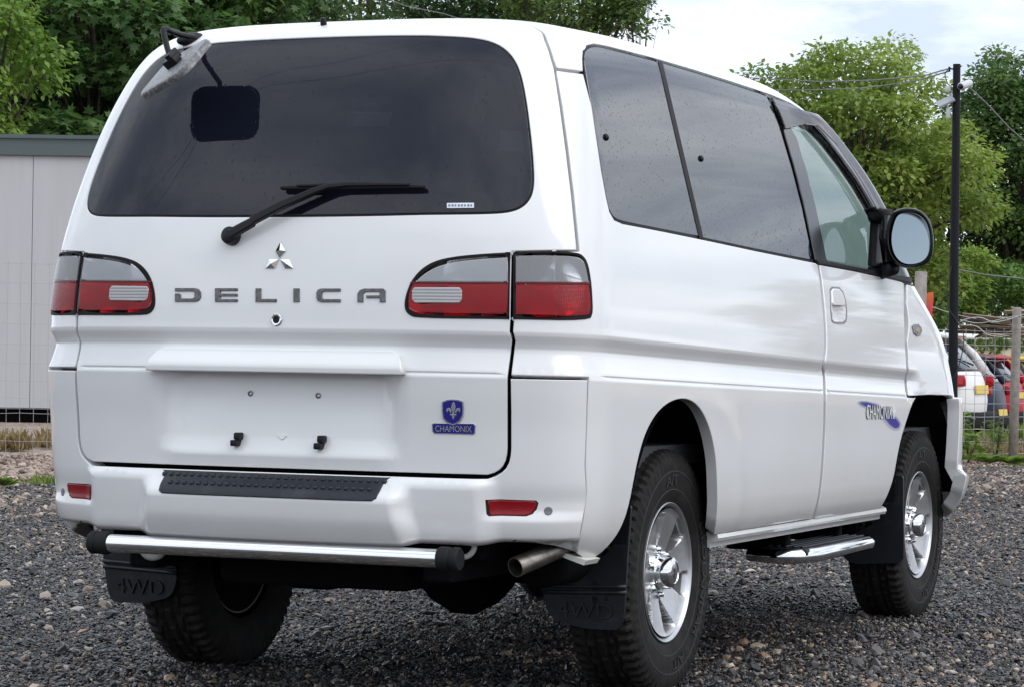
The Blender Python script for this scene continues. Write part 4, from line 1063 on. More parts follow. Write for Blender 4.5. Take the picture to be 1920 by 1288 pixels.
# axles
for yc in (0.0, 2.8):
    V, F = lathe_geo([(-.60, .0), (-.60, .045), (.60, .045), (.60, 0)], 20, 'x', (0, yc, .345)); mesh_obj('axle', V, F, UNDER, van)
V, F = lathe_geo([(-.16, .0), (-.15, .05), (-.10, .10), (-.03, .135), (.03, .135), (.10, .10), (.15, .05), (.16, 0)], 28, 'x', (.13, -.02, .335)); mesh_obj('differential', V, F, UNDER, van)
bm = bmesh.new(); bm_box(bm, (-.05, -.55, .40), (.62, .30, .16), None, .03); bm_obj('fuel_tank', bm, UNDER, van, True, 40)
bm = bmesh.new(); bm_box(bm, (-.19, -.40, .37), (.16, .10, .16), None, .02); bm_obj('tow_bracket', bm, UNDER, van, True, 40)
for sx in (-1, 1):
    V, F = tube_geo([(sx*.50, 0, .36), (sx*.50, -.05, .62)], .055, 14); mesh_obj('coil_spring', V, F, UNDER, van)
# exhaust
tipA = Vector(hit(966, 1063, 1, -.93)); tipB = tipA+Vector((.115, .30, .085))
d = (tipB-tipA).normalized(); V, F = tube_geo([tipA, tipB], .0275, 24, False); V2, F2 = tube_geo([tipA, tipB], .0245, 24, False)
V3 = V[:24]+V2[:24]; F3 = [(i, (i+1) % 24, 24+(i+1) % 24, 24+i) for i in range(24)]
V, F = join_geo([(V, F), (V2, [f[::-1] for f in F2]), (V3, F3)]); ex = mesh_obj('exhaust_pipe', V, F, STEEL, van)
V, F = lathe_geo([(-.2, 0), (-.2, .07), (-.18, .09), (.2, .09), (.22, .05), (.22, 0)], 24, 'y', (.60, -.38, .43)); mesh_obj('silencer', V, F, UNDER, van)
# white chassis end behind the bumper corner
for sx in (1,):
    a = [np.array(hit(px, py, 1, -.78)) for px, py in ((1022, 1024), (1100, 1050), (1094, 1059), (1060, 1046))]
    V = []
    for p in a: V += [p*[sx, 1, 1], p*[sx, 1, 1]+[0, .10, 0]]
    F = [(0, 2, 4, 6), (1, 7, 5, 3), (0, 1, 3, 2), (2, 3, 5, 4), (4, 5, 7, 6), (6, 7, 1, 0)]
    mesh_obj('chassis_end', V, F, CREAM, van, False)
# chromed rear guard bar with rubber ends
gy = -1.045
gl_, gr_ = hit(186, 1018, 1, gy), hit(835, 1045, 1, gy)
zc = .5*(gl_[2]+gr_[2]); xr = .5*(gr_[0]-gl_[0])
tube('guard_bar', [(-xr, gy, zc), (-xr*.5, gy, zc), (0, gy, zc), (xr*.5, gy, zc), (xr, gy, zc)], .0255, CHROME, van, 32)
gb = van.children[-1]
for sx in (-1, 1):
    V, F = lathe_geo([(-.026, .0), (-.026, .0300), (-.020, .0325), (.004, .0325), (.008, .029), (.014, .029), (.018, .0325), (.030, .0325), (.0355, .028), (.0365, 0)], 28, 'x')
    o = mesh_obj('rubber_end', V, F, RUBBER, van); o.location = (sx*xr, gy, zc); o.rotation_euler = (0, 0, 0 if sx > 0 else math.pi); o.data.set_sharp_from_angle(angle=R(35))
    bm = bmesh.new(); bm_box(bm, (sx*.36, gy+.10, zc-.004), (.05, .22, .03), None, .006); bm_box(bm, (sx*.36, gy+.22, zc+.04), (.06, .06, .12), None, .01)
    bm_obj('bar_bracket', bm, UNDER, van)
    # tow eyes
tp = [Vector(hit(868+22*math.cos(a), 1020+24*math.sin(a), 1, -.93)) for a in np.linspace(0, 2*math.pi, 24)[:-1]]
tube('tow_eye', tp, .008, CREAM, van, 10, True)
tp = [Vector(hit(287+20*math.cos(a), 1027+17*math.sin(a), 1, -.96)) for a in np.linspace(0, 2*math.pi, 24)[:-1]]
tube('tow_eye', tp, .010, CREAM, van, 10, True)
bm = bmesh.new(); bm_box(bm, Vector(hit(288, 1000, 1, -.90)), (.07, .02, .10), None, .005); bm_obj('hook_plate', bm, CREAM, van)
# mud flaps
def flap(name, yz, px, sx, bend, material=BLACK, shift=0.0):
    base_ = [np.array(hit(x, y, 1, yz)) for x, y in px]; V = []; n = len(px)
    L = round_corners(np.array([(p[0], p[2]) for p in base_]), .03, 4); n = len(L)
    zt = L[:, 1].max()
    for dy in (0, .012):
        for x, z in L: V.append(((x+shift)*sx, yz+dy+bend*(.66-z), z))
    F = [tuple(range(n)) if sx < 0 else tuple(range(n))[::-1], tuple(range(n, 2*n))[::-1] if sx < 0 else tuple(range(n, 2*n))]
    for i in range(n): F.append((i, (i+1) % n, n+(i+1) % n, n+i))
    return mesh_obj(name, V, F, material, van, False)
FLM = mat('mud_flap', (.012, .015, .020), .42, 0, 0, .4, noise=(20, (.030, .033, .038), .5, .8), bump=(90, .2, .003))
RFLAP = [(1006, 1062), (1060, 1060), (1096, 1058), (1118, 1050), (1142, 1026), (1160, 995), (1171, 965), (1177, 946), (1181, 950), (1177, 985), (1170, 1050), (1166, 1100), (1160, 1160), (1150, 1184), (1080, 1180), (1022, 1160), (1010, 1130)]
for sx in (1, -1):
    sh_ = 0.0 if sx > 0 else .16
    f1 = flap('mud_flap', -.40, RFLAP, sx, .10, FLM, sh_)
    # moulded double rib and lettering
    for py in (1099, 1110):
        a = np.array(hit(1008, py, 1, -.40)); b = np.array(hit(1166, py+2, 1, -.40)); pts = []
        for k in range(9):
            q = k/8; p = a*(1-q)+b*q; pts.append(((p[0]+sh_)*sx, -.402+.10*(.66-p[2]), p[2]))
        V, F = tube_geo(pts, .0065, 8); mesh_obj('flap_rib', V, F, FLM, f1)
    V, F = text_geo('4WD', .05)
    a = np.array(hit(1036, 1128, 1, -.40)); b = np.array(hit(1140, 1132, 1, -.40)); c = np.array(hit(1036, 1158, 1, -.40))
    out = []
    for u, v, w in V:
        uu = u if sx > 0 else 1-u
        x = a[0]+(b[0]-a[0])*uu; z = c[2]+(a[2]-c[2])*v
        out.append(((x+sh_)*sx, -.4005+.10*(.66-z)-.007*w, z))
    mesh_obj('flap_lettering', out, F, FLM, f1, False)
FFLAP = [(1570, 1010), (1632, 985), (1652, 960), (1668, 930), (1682, 890), (1692, 892), (1690, 960), (1690, 1020), (1688, 1056), (1590, 1058), (1570, 1040)]
for sx in (1, -1): flap('mud_flap', 2.33, FFLAP, sx, .10, FLM)
# sills with pinch flange
for sx in (1, -1):
    a = np.array(hit(1338, 1008, 0, .815)); b = np.array(hit(1655, 957, 0, .815))
    pa = [a+(b-a)*k/6 for k in range(7)]
    V = []; F = []
    sec = [(.0, .018), (.012, .012), (.015, .0), (.010, -.010), (-.01, -.014), (-.012, -.030), (-.020, -.030), (-.022, -.010), (-.06, -.005), (-.06, .02)]
    for p in pa:
        for dx, dz in sec: V.append(((p[0]+dx)*sx, p[1], p[2]+dz))
    m = len(sec)
    for i in range(6):
        for k in range(m): F.append((i*m+k, i*m+(k+1) % m, (i+1)*m+(k+1) % m, (i+1)*m+k))
    F += [tuple(range(m)), tuple(range(6*m, 7*m))]
    o = mesh_obj('sill', V, F, PAINT, van); o.data.set_sharp_from_angle(angle=R(40))
# side steps
for sx in (1, -1):
    yA, yB, zS = 1.10, 1.98, .335
    st_ = []
    bm = bmesh.new(); bm_box(bm, (sx*.775, (yA+yB)/2, zS+.012), (.17, yB-yA-.06, .026), None, .008)
    sp_ = bm_obj('side_step', bm, PADM, van, True, 40)
    for k in range(5):
        bm = bmesh.new(); bm_box(bm, (sx*(.715+.028*k), (yA+yB)/2, zS+.028), (.010, yB-yA-.14, .006), None, .002); bm_obj('tread_rib', bm, PADM, sp_)
    pts = [(sx*.66, yA+.02, zS), (sx*.76, yA, zS-.002), (sx*.83, yA+.03, zS), (sx*.862, yA+.11, zS+.002), (sx*.868, yA+.30, zS+.004), (sx*.868, yB-.15, zS+.006), (sx*.85, yB-.05, zS+.006), (sx*.80, yB, zS+.004)]
    tube('step_edge', pts, [.022, .024, .025, .025, .025, .025, .024, .020], CHROME if True else BLACK, sp_, 18)
    for yy in (yA+.12, yB-.15):
        bm = bmesh.new(); bm_box(bm, (sx*.66, yy, zS+.06), (.22, .05, .10), None, .01); bm_obj('step_bracket', bm, UNDER, sp_)
# door mirrors
def mirror_head(sx):
    yM = 2.02
    def pt(px, py, dy): 
        p = np.array(hit(px, py, 1, yM+dy)); return Vector((p[0]*sx, p[1], p[2]))
    rim_px = [(1672, 405), (1680, 396), (1698, 391), (1718, 393), (1735, 403), (1745, 420), (1750, 445), (1749, 470), (1744, 487), (1733, 497), (1712, 503), (1692, 502), (1678, 494), (1667, 478), (1662, 455), (1664, 430)]
    rp = chaikin(rim_px, 2); c = rp.mean(0); n = len(rp); V, F = [], []
    for s, dy in ((.80, .075), (.86, .020), (.93, -.004), (1.0, .0), (1.025, .015), (1.02, .05), (.95, .10), (.78, .135), (.45, .15)):
        for p in rp: q = c+(p-c)*s; V.append(pt(q[0], q[1], dy))
    for k in range(8):
        for i in range(n): F.append((k*n+i, k*n+(i+1) % n, (k+1)*n+(i+1) % n, (k+1)*n+i))
    F.append(tuple(range(8*n, 9*n)))
    o = mesh_obj('door_mirror', V, F, GLOSSBLK, van)
    V = []
    for p in rp: q = c+(p-c)*[.825, .875]+[1.5, 0]; V.append(pt(q[0], q[1], .016+(445-q[1])/528*.17+(q[0]-1706)/528*.34))
    mesh_obj('mirror_glass', V, [tuple(range(n))], MATS['mirror_glass'], o, False)
    for (ax_, ay, bx, by) in ((1672, 400, 1648, 392), (1676, 494, 1660, 506)):
        a = pt(ax_, ay+8, .06); b = Vector((sx*.79, yM+.12, a.z+.01 if ay < 450 else a.z-.02))
        V, F = tube_geo([a, (a+b)/2, b], [.028, .030, .034], 14); mesh_obj('mirror_stay', V, F, BLACK, o)
    V, F = tube_geo([pt(1664, 404, .055), pt(1659, 445, .06), pt(1666, 492, .055)], [.020, .022, .022], 12); mesh_obj('mirror_spine', V, F, GLOSSBLK, o)
    # sail plate on the door
    bm = bmesh.new()
    vs = [bm.verts.new((sx*x, y, z)) for x, y, z in ((.800, 2.02, 1.335), (.800, 2.30, 1.325), (.770, 2.24, 1.52), (.775, 2.14, 1.54))]; bm.faces.new(vs)
    ext = bmesh.ops.extrude_face_region(bm, geom=list(bm.faces)); bmesh.ops.translate(bm, verts=[v for v in ext['geom'] if isinstance(v, bmesh.types.BMVert)], vec=(sx*.030, 0, 0))
    bm_obj('mirror_sail', bm, BLACK, o)
mirror_head(1); mirror_head(-1)
# smoked wind deflectors above the door windows
VIS = glass_mat('smoked_visor', (.42, .34, .36), .55, .10)
def vis_disp(P, U, t): return .030+0*t
vlo = side([(1.46, 1.800), (1.58, 1.800), (1.72, 1.748), (1.88, 1.660), (2.02, 1.570), (2.15, 1.480), (2.20, 1.440)], 3.9)
vup = APIL[1:9]
vloop = np.concatenate([px2st([(1462, 189)], vis_disp), (vup-[0, .004])[1:], vlo[::-1], px2st([(1484, 238)], vis_disp)])
_vb = base(vup[:, 0], vup[:, 1])
def vd2(P, U, t):
    dz = np.interp(P[..., 1], _vb[:, 1], _vb[:, 2])-P[..., 2]
    return .010+.024*smst(1.30, 1.70, P[..., 1])-.012*np.exp(-(dz/.02)**2)
for mir in (False, True):
    panel('wind_deflector', [vloop], VIS, doors[int(mir)], disp=vd2, depth=.003, gap=0, du=.03, dt=.015, fine=False, mirror=mir)
# cabin
SEATM = mat('seat_fabric', (.10, .10, .11), .9, noise=(40, (.14, .14, .15), .4, .7))
def seat(x, y, name='seat', w=.50):
    bm = bmesh.new(); bm_box(bm, (x, y, .95), (w, .50, .16), None, .05, 3)
    s = bm_obj(name, bm, SEATM, van, True, 50)
    bm = bmesh.new(); bm_box(bm, (x, y-.27, 1.25), (w, .15, .62), Euler((R(12), 0, 0)), .06, 3); bm_obj('seat_back', bm, SEATM, s, True, 50)
    bm = bmesh.new(); bm_box(bm, (x, y-.35, 1.63), (.27, .10, .17), Euler((R(10), 0, 0)), .04, 3); bm_obj('headrest', bm, SEATM, s, True, 50)
for x in (-.38, .38): seat(x, 1.60)
for y in (.55, -.35):
    for x in (-.36, .36): seat(x, y, 'rear_seat', .58)
bm = bmesh.new(); bm_box(bm, (0, 1.25, .70), (1.50, 3.9, .06)); bm_obj('cabin_floor', bm, TRIM, van)
bm = bmesh.new(); bm_box(bm, (0, 2.42, 1.12), (1.48, .46, .30), None, .08, 3); bm_box(bm, (.38, 2.22, 1.30), (.36, .18, .10), None, .04, 2); bm_obj('dashboard', bm, mat('dashboard_grey', (.16, .17, .17), .7), van, True, 50)
pts = [Vector((.38+.19*math.cos(a), 2.02+.10*math.sin(a), 1.24+.165*math.sin(a))) for a in np.linspace(0, 2*math.pi, 33)[:-1]]
sw = tube('steering_wheel', pts, .014, mat('steering_grey', (.12, .12, .125), .5), van, 10, True)
bm = bmesh.new(); bm_box(bm, (.38, 2.03, 1.24), (.16, .05, .13), Euler((R(-30), 0, 0)), .03, 2); bm_box(bm, (.38, 2.06, 1.26), (.34, .02, .03), Euler((R(-30), 0, 0)), .005); bm_obj('wheel_boss', bm, MATS['steering_grey'], sw, True, 50)
# ------------------------------------------------------------------ ground
def bp(px, row, d): return Vector(at_depth(px, row, d))
def gpt(px, d, z=0.0):
    p = at_depth(px, 660, d); return Vector((p[0], p[1], z))
FWD = Vector((CL_[0], CL_[1], 0)).normalized(); RGT = Vector((FWD.y, -FWD.x, 0)); CXY = Vector((CAM[0], CAM[1], 0))
def ld(lat, d, z=0.0): return CXY+RGT*lat+FWD*d+Vector((0, 0, z))
def gravel_mat(name, ramp, scale, rough=.6, bump=.9, per_instance=False):
    m = bpy.data.materials.new(name); MATS[name] = m; m.use_nodes = True; nt = m.node_tree; b = nt.nodes['Principled BSDF']
    cr_ = nt.nodes.new('ShaderNodeValToRGB'); cr_.color_ramp.interpolation = 'LINEAR'
    el = cr_.color_ramp.elements
    while len(el) < len(ramp): el.new(.5)
    for e, (p, c) in zip(el, ramp): e.position = p; e.color = (*c, 1)
    tcn = nt.nodes.new('ShaderNodeTexCoord')
    if per_instance:
        oi = nt.nodes.new('ShaderNodeObjectInfo'); nt.links.new(oi.outputs['Random'], cr_.inputs['Fac'])
        n = nt.nodes.new('ShaderNodeTexNoise'); n.inputs['Scale'].default_value = 2.5; n.inputs['Detail'].default_value = 6; nt.links.new(tcn.outputs['Object'], n.inputs['Vector'])
        mx = nt.nodes.new('ShaderNodeMixRGB'); mx.blend_type = 'MULTIPLY'; mx.inputs[0].default_value = .7
        r2 = nt.nodes.new('ShaderNodeValToRGB'); r2.color_ramp.elements[0].color = (.45, .45, .45, 1); r2.color_ramp.elements[1].color = (1.35, 1.35, 1.35, 1)
        nt.links.new(n.outputs['Fac'], r2.inputs['Fac']); nt.links.new(cr_.outputs[0], mx.inputs[1]); nt.links.new(r2.outputs[0], mx.inputs[2])
        at = nt.nodes.new('ShaderNodeAttribute'); at.attribute_type = 'INSTANCER'; at.attribute_name = 'warm'
        wm = nt.nodes.new('ShaderNodeMixRGB'); wm.blend_type = 'MULTIPLY'; wm.inputs[2].default_value = (1.30, 1.12, .95, 1); nt.links.new(at.outputs['Fac'], wm.inputs[0]); nt.links.new(mx.outputs[0], wm.inputs[1]); nt.links.new(wm.outputs[0], b.inputs['Base Color'])
    else:
        v = nt.nodes.new('ShaderNodeTexVoronoi'); v.inputs['Scale'].default_value = scale; nt.links.new(tcn.outputs['Object'], v.inputs['Vector'])
        s = nt.nodes.new('ShaderNodeSeparateColor'); nt.links.new(v.outputs['Color'], s.inputs[0])
        n = nt.nodes.new('ShaderNodeTexNoise'); n.inputs['Scale'].default_value = .7; n.inputs['Detail'].default_value = 6; nt.links.new(tcn.outputs['Object'], n.inputs['Vector'])
        ad = nt.nodes.new('ShaderNodeMath'); ad.operation = 'MULTIPLY_ADD'; ad.inputs[1].default_value = .55; ad.inputs[2].default_value = -.27; nt.links.new(n.outputs['Fac'], ad.inputs[0])
        a2 = nt.nodes.new('ShaderNodeMath'); a2.operation = 'ADD'; a2.use_clamp = True; nt.links.new(s.outputs[0], a2.inputs[0]); nt.links.new(ad.outputs[0], a2.inputs[1])
        nt.links.new(a2.outputs[0], cr_.inputs['Fac']); nt.links.new(cr_.outputs[0], b.inputs['Base Color'])
        bpn = nt.nodes.new('ShaderNodeBump'); bpn.inputs['Strength'].default_value = bump; bpn.inputs['Distance'].default_value = .02; bpn.invert = True
        nt.links.new(v.outputs['Distance'], bpn.inputs['Height']); nt.links.new(bpn.outputs[0], b.inputs['Normal'])
    b.inputs['Roughness'].default_value = rough
    return m
DARKR = [(0.0, (.011, .012, .015)), (.36, (.024, .026, .031)), (.64, (.047, .049, .055)), (.82, (.092, .091, .093)), (.87, (.14, .105, .075)), (.94, (.25, .195, .145)), (1.0, (.42, .39, .35))]
TANR = [(0.0, (.12, .085, .065)), (.3, (.225, .165, .13)), (.6, (.31, .235, .185)), (.85, (.41, .32, .26)), (1.0, (.50, .42, .35))]
YARD = gravel_mat('dark_gravel_sheet', DARKR, 70, .6, 1.0)
TANG = gravel_mat('tan_gravel', TANR, 26, .8, .8)
STONE = gravel_mat('gravel_stone', DARKR, 1, .36, 0, True)
TSTONE = gravel_mat('tan_stone', TANR, 1, .7, 0, True)
def sheet(name, pts, z, m):
    o = mesh_obj(name, [(p[0], p[1], z) for p in pts], [tuple(range(len(pts)))], m, None, False); o['kind'] = 'structure'; return o
def ground_z(lat, d):
    return -.012-.24*smst(29.0, 37.0, d)*smst(-.5, 1.5, lat)
gl_ = np.concatenate([[-600, -200, -80, -40], np.arange(-24, 24.1, .6), [40, 80, 200, 600]]); gd_ = np.concatenate([[-400, -100, -30], np.arange(-8, 70.1, .8), [90, 130, 200, 400, 700]])
GV = [ld(a, b, float(ground_z(a, b))) for b in gd_ for a in gl_]; nl = len(gl_)
GF = [(j*nl+i, j*nl+i+1, (j+1)*nl+i+1, (j+1)*nl+i) for j in range(len(gd_)-1) for i in range(nl-1)]
mesh_obj('ground', GV, GF, TANG)['kind'] = 'structure'
def edge_d(lat): return 19.8+(lat+3.7)*.76
yard = []
for i in range(90):
    lat = -16+32*i/89; yard.append(ld(lat, min(max(edge_d(lat), 14), 34)+.22*math.sin(lat*3.1)+.15*math.sin(lat*7.7)+RNG.normal()*.05))
yard = [ld(-16, -14), ld(16, -14)]+yard[::-1]
sheet('gravel_yard', yard, -.004, YARD)
# loose stones
stone_col = bpy.data.collections.new('stone_shapes')
def stone_mesh(name, seed, flat, m, sub=1):
    bm = bmesh.new(); bmesh.ops.create_icosphere(bm, subdivisions=sub, radius=1.0); rg = random.Random(seed)
    for v in bm.verts:
        k = 1+rg.uniform(-.28, .22); v.co = Vector((v.co.x*k*rg.uniform(.9, 1.1), v.co.y*k*.75, v.co.z*k*flat))
    me = bpy.data.meshes.new(name); bm.to_mesh(me); bm.free(); me.materials.append(m); return me
for i in range(7):
    stone_col.objects.link(bpy.data.objects.new('stone', stone_mesh('stone', i, (.35, .45, .6, .3, .5, .7, .4)[i], STONE)))
def scatter(name, pts, size, coll, nvar, tilt=.35, warm=None):
    n = len(pts); me = bpy.data.meshes.new(name); me.vertices.add(n); me.vertices.foreach_set('co', np.asarray(pts, np.float32).ravel())
    a = me.attributes.new('rot', 'FLOAT_VECTOR', 'POINT'); rr = np.stack([RNG.normal(0, tilt, n), RNG.normal(0, tilt, n), RNG.uniform(0, 6.28, n)], 1); a.data.foreach_set('vector', rr.astype(np.float32).ravel())
    a = me.attributes.new('scl', 'FLOAT_VECTOR', 'POINT'); s = size[:, None]*RNG.uniform(.75, 1.25, (n, 3)); a.data.foreach_set('vector', s.astype(np.float32).ravel())
    a = me.attributes.new('pick', 'INT', 'POINT'); a.data.foreach_set('value', RNG.integers(0, nvar, n).astype(np.int32))
    a = me.attributes.new('warm', 'FLOAT', 'POINT'); a.data.foreach_set('value', (np.zeros(n) if warm is None else warm).astype(np.float32))
    o = link(bpy.data.objects.new(name, me)); ng = bpy.data.node_groups.new(name, 'GeometryNodeTree')
    ng.interface.new_socket('Geometry', in_out='INPUT', socket_type='NodeSocketGeometry'); ng.interface.new_socket('Geometry', in_out='OUTPUT', socket_type='NodeSocketGeometry')
    N = ng.nodes; gi = N.new('NodeGroupInput'); go = N.new('NodeGroupOutput'); ip = N.new('GeometryNodeInstanceOnPoints'); ci = N.new('GeometryNodeCollectionInfo')
    ci.inputs['Collection'].default_value = coll; ci.inputs['Separate Children'].default_value = True; ci.inputs['Reset Children'].default_value = True
    ip.inputs['Pick Instance'].default_value = True
    for nm, ty, sk in (('rot', 'FLOAT_VECTOR', 'Rotation'), ('scl', 'FLOAT_VECTOR', 'Scale'), ('pick', 'INT', 'Instance Index')):
        na = N.new('GeometryNodeInputNamedAttribute'); na.data_type = ty; na.inputs['Name'].default_value = nm; ng.links.new(na.outputs['Attribute'], ip.inputs[sk])
    ng.links.new(gi.outputs[0], ip.inputs['Points']); ng.links.new(ci.outputs[0], ip.inputs['Instance']); ng.links.new(ip.outputs[0], go.inputs[0])
    md = o.modifiers.new('scatter', 'NODES'); md.node_group = ng; return o
NS = 290000
d_ = 6.0+12.5*RNG.uniform(0, 1, NS)**1.25; lat_ = RNG.uniform(-1, 1, NS)*(.235*d_+.9)
sz = np.clip(RNG.lognormal(math.log(.0062), .42, NS), .004, .024)*np.where(d_ > 12, 1.15, 1.0)
big = RNG.uniform(0, 1, NS) < .003; sz = np.where(big, RNG.uniform(.018, .034, NS), sz)
P3 = np.array([CAM[0], CAM[1], 0.0])[None]+np.outer(lat_, RGT)+np.outer(d_, FWD); P3[:, 2] = sz*.22+RNG.uniform(0, .006, NS)
NF_ = 110000
lat2 = RNG.uniform(-1, 1, NF_)*5.6; d2 = RNG.uniform(17.5, 27.5, NF_); kp = d2 < 19.8+(lat2+3.7)*.76+.1; lat2, d2 = lat2[kp], d2[kp]
P4 = np.array([CAM[0], CAM[1], 0.0])[None]+np.outer(lat2, RGT)+np.outer(d2, FWD); s2 = np.clip(RNG.lognormal(math.log(.0095), .4, len(d2)), .005, .03); P4[:, 2] = s2*.25
P3 = np.concatenate([P3, P4]); sz = np.concatenate([sz, s2]); d_ = np.concatenate([d_, d2]); NS = len(P3)
warm = np.clip(.5+.5*np.sin(P3[:, 0]*.9+1.7*np.sin(P3[:, 1]*.6))*np.sin(P3[:, 1]*1.1+P3[:, 0]*.35)+RNG.normal(0, .25, NS)+.5*smst(9.5, 14, d_)-.15+.8*smst(1.2, 3.2, (P3-CAM[:3])@np.array(RGT))*smst(11, 15, d_), 0, 1)
gs = scatter('gravel', P3, sz, stone_col, 7, .35, warm); tag(gs, 'loose dark crushed-stone gravel covering the yard', 'gravel', None, 'stuff')
tan_col = bpy.data.collections.new('tan_stone_shapes')
for i in range(4): tan_col.objects.link(bpy.data.objects.new('stone', stone_mesh('stone', 20+i, (.45, .6, .5, .7)[i], TSTONE)))
NT_ = 16000
lat_ = RNG.uniform(-7, 7.5, NT_); d_ = 19.5+(lat_+3.7)*.76+RNG.uniform(-.6, 1, NT_)**1*7
sz = np.clip(RNG.lognormal(math.log(.016), .4, NT_), .008, .05)
P3 = np.array([CAM[0], CAM[1], 0.0])[None]+np.outer(lat_, RGT)+np.outer(d_, FWD); P3[:, 2] = sz*.2
gs = scatter('pale_gravel', P3, sz, tan_col, 4); tag(gs, 'pale tan gravel strip between the yard and the fence', 'gravel', None, 'stuff')

# ------------------------------------------------------------------ vegetation
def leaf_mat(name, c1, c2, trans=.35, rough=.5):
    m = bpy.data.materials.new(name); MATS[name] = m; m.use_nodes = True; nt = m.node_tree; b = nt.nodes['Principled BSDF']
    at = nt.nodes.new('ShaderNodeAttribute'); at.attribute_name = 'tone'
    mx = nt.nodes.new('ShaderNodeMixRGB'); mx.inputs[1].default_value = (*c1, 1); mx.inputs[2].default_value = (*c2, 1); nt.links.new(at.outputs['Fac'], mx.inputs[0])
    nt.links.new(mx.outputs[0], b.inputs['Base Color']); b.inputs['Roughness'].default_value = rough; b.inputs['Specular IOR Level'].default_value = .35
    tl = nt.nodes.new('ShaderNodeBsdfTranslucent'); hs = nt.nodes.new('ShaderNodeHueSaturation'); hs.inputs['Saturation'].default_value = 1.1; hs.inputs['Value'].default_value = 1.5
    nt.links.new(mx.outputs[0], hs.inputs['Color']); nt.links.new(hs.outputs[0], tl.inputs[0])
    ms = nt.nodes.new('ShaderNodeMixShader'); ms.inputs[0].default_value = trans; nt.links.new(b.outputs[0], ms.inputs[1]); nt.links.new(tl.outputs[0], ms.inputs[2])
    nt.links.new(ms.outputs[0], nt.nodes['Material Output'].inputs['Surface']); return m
LEAF6 = np.array([(0, 0, 0), (.30, .32, .05), (.26, .68, .06), (0, 1, -.06), (-.26, .68, .06), (-.30, .32, .05)])
LEAF6F = [(0, 1, 2, 3), (0, 3, 4, 5)]
MAPLE = np.array([(0, 0, 0), (.20, .12, .02), (.55, .22, .0), (.26, .42, .05), (.42, .72, .02), (.14, .64, .05), (0, 1.0, -.04), (-.14, .64, .05), (-.42, .72, .02), (-.26, .42, .05), (-.55, .22, 0), (-.20, .12, .02)])
MAPLEF = [(0, 1, 2, 3), (0, 3, 4, 5), (0, 5, 6, 7), (0, 7, 8, 9), (0, 9, 10, 11)]
def leaves_mesh(name, pos, dirn, nrm, size, tone, m, shape='leaf', wid=1.0):
    B, BF = (LEAF6, LEAF6F) if shape == 'leaf' else (MAPLE, MAPLEF)
    n = len(pos); y = dirn/np.linalg.norm(dirn, axis=1, keepdims=True); x = np.cross(y, nrm); x /= np.linalg.norm(x, axis=1, keepdims=True)+1e-9; z = np.cross(x, y)
    k = len(B); V = pos[:, None]+size[:, None, None]*(B[None, :, :1]*wid*x[:, None]+B[None, :, 1:2]*y[:, None]+B[None, :, 2:]*z[:, None])
    me = bpy.data.meshes.new(name); me.vertices.add(n*k); me.vertices.foreach_set('co', V.astype(np.float32).ravel())
    f = np.array(BF); nf = len(BF); idx = (np.arange(n)[:, None, None]*k+f[None]).reshape(-1)
    me.loops.add(len(idx)); me.loops.foreach_set('vertex_index', idx.astype(np.int32)); me.polygons.add(n*nf)
    me.polygons.foreach_set('loop_start', (np.arange(n*nf)*4).astype(np.int32)); me.update(calc_edges=True)
    a = me.attributes.new('tone', 'FLOAT', 'POINT'); a.data.foreach_set('value', np.repeat(np.clip(tone, 0, 1), k).astype(np.float32))
    me.materials.append(m); return me
BARK = mat('bark', (.055, .045, .038), .9, noise=(12, (.10, .085, .07), .4, .7), bump=(30, .6, .02))
